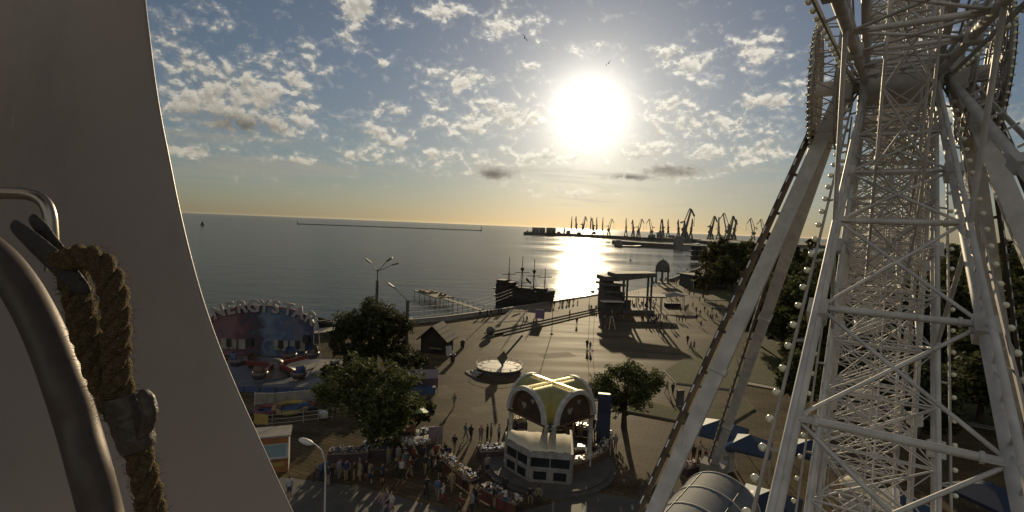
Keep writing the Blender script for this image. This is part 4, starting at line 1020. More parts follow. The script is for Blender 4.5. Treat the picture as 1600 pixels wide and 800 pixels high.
def kid_car(px, py, m, label, yaw):
    t = thing('kiddie_car', G(px, py), label, 'toy car', 'toy cars by the blue railing', yaw)
    mb = MB(); mb.prism([(-.8,.15),(.8,.15),(.85,.45),(.35,.55),(.1,.85),(-.45,.85),(-.8,.55)], -.4, .4, 0, Matrix(((1,0,0,0),(0,0,1,0),(0,1,0,0),(0,0,0,1)))); obj('body', mb, M[m], t)
    for sx in (-.5,.5):
        for sy in (-.42,.42): mb = MB(); mb.lathe([(.06,-.06),(.2,-.06),(.2,.06),(.06,.06)], n=12); mb.v = [(v[0]+sx, v[2]+sy, v[1]+.2) for v in mb.v]; obj('wheel', mb, M['black'], t)
kid_car(478, 641, 'blue_paint', 'blue toy car right of the yellow inflatable ring', .3); kid_car(496, 638, 'red', 'red toy car nearest to the big tree by the railing', .9); kid_car(505, 652, 'white_paint', 'white toy car in front of the big tree trunk railing', 2.0)

# wooden hut with gable roof
P = G(676, 553); hk = mpp(P)
t = thing('wooden_hut', P, 'dark wooden hut with a steep gable roof beside the lamp post with wires', 'hut', None, R(-14))
w, d, h = 4.2, 3.6, 2.5
mb = MB(); mb.box((0,d/2,h/2),(w,d,h)); mb.prism([(-w/2,h),(w/2,h),(0,h+1.9)], .02, d-.02, 0, Matrix(((1,0,0,0),(0,0,1,0),(0,1,0,0),(0,0,0,1)))); obj('wall', mb, M['dark_wood'], t)
mb = MB()
for s in (-1,1): mb.beam((s*(w/2+.55), d/2, h-.45),(0, d/2, h+2.02), d+1.1, .14, 0, (0,1,0)) if False else mb.add([(s*(w/2+.6),-.6,h-.42),(0,-.6,h+2.0),(0,d+.6,h+2.0),(s*(w/2+.6),d+.6,h-.42),(s*(w/2+.6),-.6,h-.28),(0,-.6,h+2.16),(0,d+.6,h+2.16),(s*(w/2+.6),d+.6,h-.28)],[(0,1,2,3),(7,6,5,4),(0,4,5,1),(1,5,6,2),(2,6,7,3),(3,7,4,0)])
obj('roof', mb, M['tile_roof'], t)
mb = MB(); mb.box((.6,-.02,1.55),(1.7,.05,1.0)); obj('window', mb, M['black'], t)
mb = MB(); mb.box((.6,-.3,1.0),(2.0,.5,.06)); obj('counter', mb, M['old_wood'], t)
mb = MB(); mb.box((-1.2,-.03,1.0),(.9,.06,1.9)); obj('door', mb, M['dark_wood'], t)
umbrella(692, 549, 1.9, 3.0, 'purple', 'purple sun umbrella on the right of the wooden hut', R(6))
P = G(701, 555); t = thing('menu_board', P, 'pale leaning board in the sun right of the wooden hut', 'board', None, R(30))
mb = MB(); mb.beam((0,-.25,.05),(0,.1,1.5),1.0,.05,0,(0,1,0)); obj('panel', mb, M['white_paint'], t)
mb = MB(); mb.beam((0,.5,.0),(0,.1,1.45),.06); obj('leg', mb, M['wood'], t)
P = G(660, 611); t = thing('market_tent', P, 'small pinkish grey tent with a ridge roof right of the big tree', 'tent', None, R(8))
mb = MB(); vs = [(-1.9,-1.3,2.0),(1.9,-1.3,2.0),(1.9,1.3,2.0),(-1.9,1.3,2.0),(-1.9,0,2.75),(1.9,0,2.75)]; mb.add(vs, [(0,1,5,4),(2,3,4,5),(3,0,4),(1,2,5)]); mb.add([(x,y,z-.04) for x,y,z in vs], [(4,5,1,0),(5,4,3,2)]); obj('roof', mb, M['pinkgrey'], t)
mb = MB(); mb.box((0,1.28,1.0),(3.7,.04,1.9)); mb.box((-1.88,0,1.0),(.04,2.5,1.9)); obj('wall', mb, M['pinkgrey'], t)
for sx in (-1,1):
    for sy in (-1,1): mb = MB(); mb.tube((sx*1.86,sy*1.26,0),(sx*1.86,sy*1.26,2.0),.03,6); obj('leg', mb, M['dark_steel'], t)
mb = MB(); mb.box((0,-1.0,.45),(3.2,.7,.9)); obj('counter', mb, M['blue_paint'], t)
for (x, y, lab) in ((708, 566, 'dark litter bin nearer to the wooden hut, farther from the camera'), (723, 541, 'dark litter bin between the hut and the long steps'),):
    pass
for (x, y, lab) in ((707, 567, 'nearer of two dark litter bins standing left of the sundial'), (722.5, 544, 'farther of two dark litter bins standing left of the sundial')):
    t = thing('litter_bin', G(x, y), lab, 'bin', 'litter bins on the square')
    mb = MB(); mb.lathe([(.26,.06),(.30,.1),(.40,1.2),(.44,1.25),(.44,1.32),(.37,1.32),(.3,.3),(.01,.3)], n=14); obj('body', mb, M['dark_steel'], t)
    mb = MB(); mb.lathe([(.01,0),(.36,0),(.36,.06),(.01,.06)], n=14); obj('base', mb, M['concrete'], t)
P = G(766, 526); t = thing('stone_ball', P, 'big dark stone ball on a low foot near the left end of the steps', 'stone ball')
mb = MB(); mb.ball((0,0,1.15), .82, 22); obj('ball', mb, M['dark_concrete'], t)
mb = MB(); mb.lathe([(.8,0),(.8,.25),(.5,.35),(.4,.5)], n=18); obj('foot', mb, M['dark_concrete'], t)
P = G(843, 505); P.z = .66; t = thing('poster_stand', P, 'purple poster stand on the promenade above the steps', 'poster stand', None, R(-12))
mb = MB(); mb.box((0,0,1.35),(2.0,.12,2.0)); obj('panel', mb, M['purple'], t)
for s in (-1,1): mb = MB(); mb.box((s*.8,0,.2),(.1,.5,.4)); obj('leg', mb, M['dark_steel'], t)
# tall dark banner column right of the gazebo
P = G(941, 699); t = thing('banner_column', P, 'tall dark blue advertising banner column between the gazebo and the round tree', 'banner', None, R(-8))
mb = MB(); mb.box((0,0,2.75),(1.25,.5,5.1)); obj('panel', mb, M['poster_blue'], t)
mb = MB(); mb.box((0,0,.1),(1.6,.9,.2)); obj('base', mb, M['concrete'], t)
mb = MB(); mb.box((0,-.27,4.1),(1.0,.02,1.3)); obj('picture', mb, M['navy_tent'], t)
P = G(938, 486); P.z = 0

# ------------------------------------------------------------------ lamp posts, masts, wires
def lamp_head(mb, p, d):
    d = d.normalized(); mb.beam(p, p + d*.95, .34, .2)
P = G(586, 574); t = thing('lamp_post', P, 'tallest concrete lamp post, with three lamp heads, rising from the dark trees before the sea', 'lamp post')
H_ = (574-403)*mpp(P)*1.0
mb = MB(); mb.tube((0,0,0),(0,0,H_*.80),.30,12,.2); obj('pole', mb, M['dark_concrete'], t)
mb = MB(); mb.tube((0,0,H_*.80),(0,0,H_*.90),.08,8); obj('mast_top', mb, M['dark_steel'], t)
for (dx, dz, dy) in ((-1.1,1.3,.1),(1.5,1.7,-.3),(2.1,1.05,.5)):
    mb = MB(); e = Vector((dx,dy,H_*.88+dz)); mb.tube((0,0,H_*.88), e, .045, 7); arm = obj('arm', mb, M['dark_steel'], t)
    mb = MB(); lamp_head(mb, e - Vector((dx,dy,dz)).normalized()*.2, Vector((dx,dy,dz*.6))); obj('lamp_head', mb, M['dark_steel'], arm)
P = G(634, 572); t = thing('lamp_post', P, 'concrete post with one long slanting lamp arm and wires, left of the wooden hut', 'lamp post')
H_ = (572-468)*mpp(P)
mb = MB(); mb.tube((0,0,0),(0,0,H_),.30,12,.22); obj('pole', mb, M['dark_concrete'], t)
mb = MB(); e = Vector((-2.3,0,H_+2.0)); mb.tube((0,0,H_-.1), e, .06, 7); arm = obj('arm', mb, M['dark_steel'], t)
mb = MB(); lamp_head(mb, e + Vector((.2,0,-.2)), Vector((-1,0,.65))); obj('lamp_head', mb, M['dark_steel'], arm)
mb = MB(); mb.tube((0,0,H_-.15),(1.2,.2,H_-.1),.04,6)
for z in (.3,.9,1.5,2.1): mb.box((.28,0,H_-z),(.3,.1,.12))
obj('bracket', mb, M['dark_steel'], t)
A = P + Vector((.3,0,H_-1.0)); B = G(800, 486); B.z = 5.6
for i, dz in enumerate((0,-.75,-1.5)):
    mb = MB(); pts = []
    for k in range(13):
        s = k/12; q = A.lerp(B, s); q.z += -1.6*4*s*(1-s)*.6 + dz; pts.append(q - A)
    mb.poly(pts, .018, 4); tag(obj('overhead_wire', mb, M['black'], None, A), ('top','middle','lowest')[i] + ' of three thin wires strung from the post beside the hut towards the sea wall', 'wire', 'wires from the lamp post')
P = G(862, 522); t = thing('flag_mast', P, 'slim dark mast standing on the steps with a long shadow on the square', 'mast')
mb = MB(); mb.tube((0,0,0),(0,0,8.2),.07,8,.045); mb.lathe([(.35,0),(.3,.12),(.08,.2)], n=12); obj('pole', mb, M['dark_steel'], t)
mb = MB(); mb.ball((0,0,8.25),.1,8); obj('finial', mb, M['dark_steel'], t)
P = G(921, 476); P.z = .66; t = thing('flag_pole', P, 'pole with a pale square flag in front of the bright water', 'flag')
mb = MB(); mb.tube((0,0,0),(0,0,3.6),.05,8); obj('pole', mb, M['dark_steel'], t)
mb = MB(); vs = []
for i in range(7):
    for z in (2.5,3.5): vs.append((.05+.2*i, .07*math.sin(i*1.1), z+.04*math.sin(i)))
mb.add(vs, [(2*i,2*i+2,2*i+3,2*i+1) for i in range(6)], 0, True); obj('cloth', mb, M['flag'], t)
for i, x in enumerate((918.5, 926)):
    P = G(x, 548); t = tag(obj('guy_mast', MB(), M['dark_steel']), ('left' if i == 0 else 'right') + ' one of two hair thin tall masts beside the walking pair on the square', 'mast', 'thin twin masts')
    mb = MB(); mb.tube((0,0,0),(0,0,7.6),.03,6); mb.lathe([(.22,0),(.2,.08),(.03,.12)], n=10); t.data = mb.mesh('guy_mast', [M['dark_steel']]); t.location = P
P = G(507, 824); t = thing('street_lamp', P, 'grey street lamp with a curved neck and rounded head, close below by the booth', 'street lamp')
H_ = (824-690)*mpp(P); pts = [(0,0,0),(0,0,H_*.62),(-.06,0,H_*.80),(-.30,0,H_*.92),(-.75,0,H_*.985),(-1.0,0,H_*1.0)]
mb = MB(); mb.poly(pts, [.075,.06,.055,.05,.045,.045], 10); obj('pole', mb, M['white_steel'], t)
mb = MB(); mb.ball((0,0,0), .26, 14, 0, .55); rt = Matrix.Rotation(R(18),3,'Y'); mb.v = [tuple(rt @ Vector((v[0]*2.1, v[1]*1.1, v[2]*1.3)) + Vector((-1.35,0,H_*1.0+.08))) for v in mb.v]; hd = obj('lamp_head', mb, M['white_steel'], t)
mb = MB(); mb.lathe([(.2,0),(.2,.3),(.09,.4)], n=12); obj('foot', mb, M['dark_steel'], t)

# ------------------------------------------------------------------ seafront pavilion and domed rotunda
P = G(975, 489); pv = Vector((P.x, P.y, 0)); pyaw = R(10)
t = thing('seafront_pavilion', pv, 'dark seafront pavilion with stacked flat roofs and a long tapering canopy on columns', 'pavilion', None, pyaw)
def wedge(mb, x0, x1, y0, y1, zb0, zt0, zb1, zt1):
    mb.add([(x0,y0,zb0),(x1,y0,zb1),(x1,y1,zb1),(x0,y1,zb0),(x0,y0,zt0),(x1,y0,zt1),(x1,y1,zt1),(x0,y1,zt0)], [(0,3,2,1),(4,5,6,7),(0,1,5,4),(1,2,6,5),(2,3,7,6),(3,0,4,7)])
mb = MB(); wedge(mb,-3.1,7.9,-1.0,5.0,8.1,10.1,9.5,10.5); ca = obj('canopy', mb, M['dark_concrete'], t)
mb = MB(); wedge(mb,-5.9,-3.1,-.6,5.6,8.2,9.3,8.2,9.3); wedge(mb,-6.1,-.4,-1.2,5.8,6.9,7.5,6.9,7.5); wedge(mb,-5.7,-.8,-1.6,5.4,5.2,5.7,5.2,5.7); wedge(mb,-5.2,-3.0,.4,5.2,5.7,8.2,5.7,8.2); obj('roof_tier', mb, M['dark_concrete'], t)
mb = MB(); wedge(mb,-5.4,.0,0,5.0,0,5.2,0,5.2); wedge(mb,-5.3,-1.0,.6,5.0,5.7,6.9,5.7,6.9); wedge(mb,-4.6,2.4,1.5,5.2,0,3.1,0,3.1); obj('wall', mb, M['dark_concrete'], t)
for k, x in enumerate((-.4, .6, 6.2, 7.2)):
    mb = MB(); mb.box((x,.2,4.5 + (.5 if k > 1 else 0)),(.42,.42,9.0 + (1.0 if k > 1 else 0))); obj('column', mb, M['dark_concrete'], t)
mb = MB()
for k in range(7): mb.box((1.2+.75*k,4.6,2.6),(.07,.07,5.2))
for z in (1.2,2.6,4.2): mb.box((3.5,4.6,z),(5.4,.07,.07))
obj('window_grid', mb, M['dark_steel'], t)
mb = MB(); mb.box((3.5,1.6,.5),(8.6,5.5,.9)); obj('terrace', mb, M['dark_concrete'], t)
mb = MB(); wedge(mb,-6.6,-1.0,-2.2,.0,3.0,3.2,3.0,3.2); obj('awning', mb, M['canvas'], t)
# low stage canopy that throws the wide shade on the square
P = G(1003, 487); t = thing('stage_canopy', P, 'wide flat dark canopy on thin posts in front of the pavilion', 'canopy', None, R(14))
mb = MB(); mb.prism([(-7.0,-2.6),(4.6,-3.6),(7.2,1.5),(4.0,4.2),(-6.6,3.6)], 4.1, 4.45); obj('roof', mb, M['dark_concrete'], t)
for (x, y) in ((-6.2,-2.0),(-1.0,-2.4),(4.0,-2.8),(6.0,1.2),(-6.0,3.0),(0,3.2)):
    mb = MB(); mb.tube((x,y,0),(x,y,4.1),.12,8); obj('post', mb, M['dark_steel'], t)
P = G(955, 515); t = thing('gate_frame', P, 'pale leaning frame of a doorway standing in the pavilion shade', 'frame', None, R(5))
mb = MB(); mb.beam((-.5,0,0),(-.2,0,2.7),.1); mb.beam((.9,0,0),(.15,0,2.75),.1); mb.beam((-.25,0,2.7),(.2,0,2.75),.12); obj('bar', mb, M['canvas'], t)
P = G(1050, 480); t = thing('cafe_awning', P, 'dark leaf shaped cafe awning with a bright sunlit top, right of the pavilion', 'awning', None, R(10))
mb = MB()
top = [(-4.2,0,2.9),(-1.2,-1.9,3.3),(3.0,-1.5,3.7),(5.2,1.0,3.4),(3.0,3.2,4.0),(-1.5,2.6,3.9)]
mb.add(top + [(x,y,z-.16) for x,y,z in top] + [(.5,.4,4.3)], [(0,1,12),(1,2,12),(2,3,12),(3,4,12),(4,5,12),(5,0,12),(11,10,9,8,7,6)] + [(i,6+i,6+(i+1)%6,(i+1)%6) for i in range(6)]); obj('roof', mb, M['concrete'], t)
for (x, y) in ((-3.2,0),(-1,-1.5),(2.6,-1.2),(4.2,1),(2.5,2.6)): mb = MB(); mb.tube((x,y,0),(x,y,3.1),.07,7); obj('post', mb, M['dark_steel'], t)
mb = MB(); mb.box((.4,.6,.55),(4.5,1.2,1.1)); obj('counter', mb, M['dark_wood'], t)
# domed rotunda on the headland
P = G(1034, 442); k = mpp(P); rr = 10.8*k
t = thing('domed_rotunda', P, 'small rotunda with a dark dome on slender columns at the seafront', 'rotunda')
zs = (442-421)*k; hd = (421-405.5)*k
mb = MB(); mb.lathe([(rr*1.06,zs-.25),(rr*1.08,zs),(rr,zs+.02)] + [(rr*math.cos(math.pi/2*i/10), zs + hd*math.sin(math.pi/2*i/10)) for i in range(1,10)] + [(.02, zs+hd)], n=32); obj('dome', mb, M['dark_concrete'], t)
mb = MB(); mb.lathe([(.25,zs+hd-.05),(.18,zs+hd+.3),(.05,zs+hd+.8)], n=10); obj('finial', mb, M['dark_steel'], t)
mb = MB(); mb.lathe([(rr*.88,zs-.25),(rr*1.02,zs-.25),(rr*1.02,zs-.9),(rr*.88,zs-.9),(rr*.88,zs-.25)], n=32, smooth=False); obj('ring_beam', mb, M['dark_concrete'], t)
for i in range(6):
    a = 2*math.pi*i/6 + .3; mb = MB(); mb.lathe([(.42,.4),(.3,.7),(.26,zs-1.1),(.42,zs-.9)], (rr*.94*math.cos(a), rr*.94*math.sin(a), 0), 12); obj('column', mb, M['dark_concrete'], t)
mb = MB(); mb.lathe([(rr*1.5,0),(rr*1.5,.2),(rr*1.2,.2),(rr*1.2,.4),(.01,.4)], n=32, smooth=False); obj('plinth', mb, M['concrete'], t)
# low dark cafe building under the trees on the right
P = G(1108, 449); t = thing('cafe_building', P, 'long low dark cafe with a flat roof half hidden under the right hand trees', 'building', None, R(20))
mb = MB(); mb.box((0,4,2.2),(16,8,4.4)); obj('wall', mb, M['dark_concrete'], t)
mb = MB(); mb.prism([(-9,-2.2),(8.6,-1.8),(9,9),(-8.8,9)], 4.4, 4.9); obj('roof', mb, M['tile_roof'], t)
for k in range(5): mb = MB(); mb.box((-6.2+3.1*k,-.05,1.9),(2.2,.08,1.8)); obj('window', mb, M['glass_dark'], t)
mb = MB(); mb.prism([(-11.5,-4.2),(-5,-5.2),(-4.0,-2.0),(-10.5,-1.5)], 3.0, 3.2); 
for (x, y) in ((-11,-4),(-5.4,-4.7)): mb.tube((x,y,0),(x,y,3.0),.08,6)
obj('terrace_awning', mb, M['canvas'], t)
P = G(1097, 408); t = thing('terrace_restaurant', P, 'stepped restaurant with lit terrace gaps at the water edge under the trees', 'building', None, R(25))
for z in (0,4,8):
    mb = MB(); mb.box((0,4,z+3.5),(17,9,.8)); obj('floor_slab', mb, M['dark_concrete'], t)
    for k in range(5): mb = MB(); mb.box((-7.6+3.8*k,.2,z+1.55),(.5,.5,3.1)); obj('column', mb, M['dark_concrete'], t)
mb = MB(); mb.box((2,6,5.5),(11,5,11)); obj('wall', mb, M['dark_concrete'], t)

# ------------------------------------------------------------------ tents at the foot of the wheel
def pav_tent(px, py, w, h, m, label, yaw=0.0, pale_side=None, emblem=False):
    P = G(px, py); t = thing('pavilion_tent', P, label, 'tent', 'blue tents below the wheel', yaw)
    e = h*.72; q = w/2; c4 = [(-q,-q),(q,-q),(q,q),(-q,q)]
    names = ['blue_tent']*4
    for i in range(4):
        a, b = c4[i], c4[(i+1)%4]
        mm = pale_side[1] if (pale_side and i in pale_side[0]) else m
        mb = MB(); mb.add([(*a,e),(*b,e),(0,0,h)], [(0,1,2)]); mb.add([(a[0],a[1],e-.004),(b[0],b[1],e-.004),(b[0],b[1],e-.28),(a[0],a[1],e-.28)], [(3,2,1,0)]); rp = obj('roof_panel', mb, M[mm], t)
        if emblem and pale_side and i in pale_side[0]:
            A3, B3, C3 = Vector((*a,e)), Vector((*b,e)), Vector((0,0,h)); cen = A3*.37 + B3*.37 + C3*.26; nn = (B3-A3).cross(C3-A3).normalized(); ux = (B3-A3).normalized(); uy = nn.cross(ux)
            for mm_, lo, hi in (('red', 0, math.pi), ('navy_tent', math.pi, 2*math.pi)):
                mb = MB(); vs = [cen + nn*.012 + (ux*math.cos(lo+(hi-lo)*j/12)*.38 + uy*(math.sin(lo+(hi-lo)*j/12)*.30 + (.06 if lo == 0 else -.06))) for j in range(13)]
                mb.add(vs, [tuple(range(13))]); obj('emblem', mb, M['orange' if mm_ == 'red' else 'led'], rp)
    for (x, y) in c4: mb = MB(); mb.tube((x*.98,y*.98,0),(x*.98,y*.98,e),.04,6); obj('leg', mb, M['white_steel'], t)
    return t
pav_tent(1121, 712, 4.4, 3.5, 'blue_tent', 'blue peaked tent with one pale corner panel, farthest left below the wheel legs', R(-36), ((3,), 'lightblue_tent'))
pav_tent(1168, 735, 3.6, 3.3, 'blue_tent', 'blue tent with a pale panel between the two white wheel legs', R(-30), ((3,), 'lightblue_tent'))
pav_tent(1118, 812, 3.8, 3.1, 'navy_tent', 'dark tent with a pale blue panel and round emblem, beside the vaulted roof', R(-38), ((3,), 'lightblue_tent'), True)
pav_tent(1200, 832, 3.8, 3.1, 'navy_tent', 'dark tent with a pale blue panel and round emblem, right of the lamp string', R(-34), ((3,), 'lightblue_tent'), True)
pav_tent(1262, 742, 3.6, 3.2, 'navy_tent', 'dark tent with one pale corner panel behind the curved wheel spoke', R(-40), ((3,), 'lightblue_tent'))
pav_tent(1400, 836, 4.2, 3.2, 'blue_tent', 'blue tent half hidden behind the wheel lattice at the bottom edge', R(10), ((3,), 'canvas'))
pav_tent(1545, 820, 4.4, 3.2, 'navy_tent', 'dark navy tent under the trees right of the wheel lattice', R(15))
P = G(1082, 890); t = thing('vaulted_tent', P, 'long pale grey half round vaulted tent roof at the bottom edge below the wheel leg', 'tent', None, R(-38))
rv, Lv = 2.6, 11.0
mb = MB(); vs = []
for i in range(23):
    for j in range(19): a = math.pi*j/18; vs.append((rv*math.cos(a), -5.5 + Lv*i/22, 1.9 + rv*.85*math.sin(a)))
mb.add(vs, [(i*19+j, i*19+j+1, (i+1)*19+j+1, (i+1)*19+j) for i in range(22) for j in range(18)], 0, True); obj('roof', mb, M['grey_tent'], t)
for i in range(5):
    mb = MB(); y = -5.5 + Lv*i/4; mb.poly([((rv+.03)*math.cos(math.pi*j/18), y, 1.9 + (rv*.85+.03)*math.sin(math.pi*j/18)) for j in range(19)], .045, 6); obj('hoop', mb, M['white_steel'], t)
    for s in (-1,1): mb = MB(); mb.tube((s*rv,y,0),(s*rv,y,1.9),.05,6); obj('leg', mb, M['white_steel'], t)
mb = MB()
for s in (.55, -.55): mb.tube((rv*s, -5.5, 1.93+rv*.85*math.sqrt(1-s*s)), (rv*s, 5.5, 1.93+rv*.85*math.sqrt(1-s*s)), .03, 6)
obj('seam', mb, M['dark_steel'], t)
P = G(1127, 735); t = thing('barrier_box', P, 'pale control cabinet standing at the foot of the far wheel leg', 'cabinet', None, R(25))
mb = MB(); mb.box((0,0,.9),(1.8,1.1,1.8)); obj('body', mb, M['white_paint'], t); mb = MB(); mb.box((0,0,1.84),(2.0,1.3,.08)); obj('roof', mb, M['concrete'], t); mb = MB(); mb.box((-.1,-.56,.9),(.8,.03,1.4)); obj('door', mb, M['concrete'], t)
# stray shop counter and rubble of goods around the tents
table_stall(1085, 738, 3.0, 1.0, R(30), 'dim table with pale goods left of the vaulted tent', 'pale bottles and boxes on the dim table beside the vaulted tent', 70, ('canvas','goods_mix','goods_dark','red'), sz=(.1,.4))
# small info pillar on the lawn path
P = G(1062, 634); t = thing('info_pillar', P, 'short dark slab pillar beside the couple near the wheel leg', 'pillar', None, R(20))
mb = MB(); mb.box((0,0,1.0),(.9,.35,1.9)); obj('slab', mb, M['dark_concrete'], t); mb = MB(); mb.box((0,0,.04),(1.1,.6,.08)); obj('base', mb, M['concrete'], t)
# gulls
def gull(px, py, depth, span, yaw, roll, label):
    t = obj('gull', MB(), M['bird']); mb = MB(); s = span
    mb.poly([(-.30*s,0,0),(-.2*s,0,.01*s),(-.05*s,0,.015*s),(.12*s,0,.01*s),(.2*s,0,.02*s),(.26*s,0,.012*s)], [.012*s,.035*s,.06*s,.055*s,.035*s,.008*s], 8)
    for q in (-1,1):
        pts = [(.08,0.03),(.13,.25),(.05,.5),(-.06,.5),(-.06,.25),(-.1,.03)]; zz = [0,.14,.05,.04,.13,0]
        up = [(x*s, q*y*s, (z+.012)*s) for (x,y),z in zip(pts,zz)]; dn = [(x*s, q*y*s, (z-.006)*s) for (x,y),z in zip(pts,zz)]
        mb.add(up+dn, [(0,1,4,5),(1,2,3,4),(11,10,7,6),(10,9,8,7)] + [(i,(i+1)%6,6+(i+1)%6,6+i) for i in range(6)])
    mb.add([(-.28*s,0,.01*s),(-.4*s,.07*s,.01*s),(-.4*s,-.07*s,.01*s)], [(0,1,2)])
    t.data = mb.mesh('gull', [M['bird']]); t.location = at(px, py, depth); t.rotation_euler = (roll, R(-10), yaw); tag(t, label, 'bird', 'gulls in the sky')
gull(820, 60, 62, .95, R(60), R(55), 'upper left gull flying above the sun')
gull(951, 99, 68, .95, R(100), R(-50), 'lower right gull flying just above the sun glare')

# ------------------------------------------------------------------ the big wheel
WD = 25.0
d_ = ray(1405, 128); HUB = CAM + d_ * (WD / math.hypot(d_.x, d_.y))
uu = Vector((-d_.x, -d_.y, 0)).normalized(); nn_ = Vector((-uu.y, uu.x, 0))
ra = R(1.5); WU = uu*math.cos(ra) + nn_*math.sin(ra); WN = nn_*math.cos(ra) - uu*math.sin(ra)     # towards the camera / to the right
WBASE = Vector((HUB.x, HUB.y, 0))
def W(s, w, h):
    """local point of the wheel: s towards the camera, w to the right along the axle, h above the hub"""
    return WU*s + WN*w + Vector((0, 0, HUB.z + h))
RIM = 26.7
def half(r): return 1.05 + .85*r/RIM
def WP(r, ang, side, dw=0.0):
    return W(r*math.cos(ang), side*(half(r) + dw), r*math.sin(ang))
wheel = thing('ferris_wheel', WBASE, 'huge white steel lattice ferris wheel with splayed box legs, seen edge on', 'ferris wheel')
ws, ds = M['white_steel'], M['dark_steel']
mb = MB()
mb.tube(W(0,-2.8,0), W(0,2.8,0), .30, 20); obj('axle', mb, ws, wheel)
mb = MB(); mb.tube(W(0,-1.15,0), W(0,1.15,0), .95, 28)
for s in (-1, 1): mb.tube(W(0,s*1.10,0), W(0,s*1.24,0), 1.25, 28)
hub = obj('hub', mb, ws, wheel)
mb = MB()
for s in (-1, 1):
    for i in range(24):
        a = 2*math.pi*i/24; mb.tube(W(1.08*math.cos(a), s*1.24, 1.08*math.sin(a)), W(1.08*math.cos(a), s*1.29, 1.08*math.sin(a)), .045, 6)
obj('bolts', mb, ds, hub)
ANG = [R(-6 - 30*k) for k in range(12)]
for k, a in enumerate(ANG):
    deg = -6 - 30*k; nearq = deg in (-6, -36, -66, -336)
    for side in (-1, 1):
        mb = MB(); mb.tube(WP(.9, a, side), WP(RIM, a, side), .13 if nearq else .11, 12)
        for r in (6.8, 13.2, 19.6):    # bolted flange boxes
            p = WP(r, a, side); q = WP(r+.5, a, side); mb.beam(p, q, .40, .40)
        spoke = obj('spoke', mb, ws, wheel)
        # second, thinner chord with rungs beside the tube, in the plane of the face
        pa = Vector((0,0,0)) ; off = (WU*(-math.sin(a)) + Vector((0,0,1))*math.cos(a))
        mb = MB(); mb.tube(WP(1.2, a, side) + off*.35, WP(RIM, a, side) + off*.62, .07, 8)
        for j in range(26):
            r = 1.6 + j*.92; f = (r-1.2)/(RIM-1.2); q = WP(r, a, side); e = q + off*(.35+.27*f); mb.tube(q, e, .028, 5)
            if j % 2 == 0: r2 = r+.92; f2 = (r2-1.2)/(RIM-1.2); mb.tube(q, WP(min(r2,RIM), a, side)+off*(.35+.27*f2), .022, 5)
        obj('rung_chord', mb, ws, spoke)
        # lamp string
        if nearq:
            mb = MB(); dw = .34; lo = off*-.10
            mb.beam(WP(1.4, a, side, dw)+lo, WP(RIM-.5, a, side, dw)+lo, .05, .13)
            for j in range(8): r = 2.4 + j*3.0; mb.beam(WP(r, a, side), WP(r, a, side, dw)+lo, .05, .06)
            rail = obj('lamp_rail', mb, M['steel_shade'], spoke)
            single = (deg in (-36, -66) and side < 0)
            if not single: mb = MB()
            for j in range(32):
                r = 2.0 + j*.70; p = WP(r, a, side, dw+.10)+lo
                if single: mb = MB(); mb.ball(p, .082, 12); obj('lamp_globe', mb, M['bulb'], rail)
                else: mb.ball(p, .075, 9)
            if not single: o = obj('lamp_globes', mb, M['bulb'], rail); o['kind'] = 'stuff'
    # bracing between the two faces
    mb = MB(); steps = [2.2, 4.4, 6.9, 9.6, 13.3, 16.6, 19.7, 22.6, 25.2]
    nearq = deg in (-6, -36)
    if not nearq:
        steps = [1.8 + 1.75*j for j in range(15)]
    for j, r in enumerate(steps):
        if nearq:
            for sd in (-1, 1):
                e_ = WP(r, a, sd); mb.beam(e_ - WN*sd*.42, e_ + WN*sd*.02, .03, .34, 0, WU); mb.tube(e_ - WN*sd*.40, e_ - WN*sd*.34, .115, 8)
        th = (.08 if r > 8 else .06) if nearq else .042
        mb.tube(WP(r, a, -1), WP(r, a, 1), th, 8)
        if j + 1 < len(steps):
            r2 = steps[j+1]; tb = .042 if nearq else .028
            mb.tube(WP(r, a, -1), WP(r2, a, 1), tb, 6); mb.tube(WP(r, a, 1), WP(r2, a, -1), tb, 6)
            if not nearq:
                off = (WU*(-math.sin(a)) + Vector((0,0,1))*math.cos(a))*.5
                cA, cB = (WP(r, a, -1)+WP(r, a, 1))/2 + off*.5, (WP(r2, a, -1)+WP(r2, a, 1))/2 + off*.5
                for sd in (-1, 1): mb.tube(WP(r, a, sd)+off*.5, cB, .02, 4); mb.tube(cA, WP(r2, a, sd)+off*.5, .02, 4)
                mb.tube(cA, cB, .026, 5)
                mb.tube(WP(r, a, -1)+off, WP(r, a, 1)+off, .03, 5); mb.tube(WP(r, a, -1)+off, WP(r2, a, 1)+off, .028, 5); mb.tube(WP(r, a, 1)+off, WP(r2, a, -1)+off, .028, 5)
    obj('cross_bracing', mb, ws, wheel)
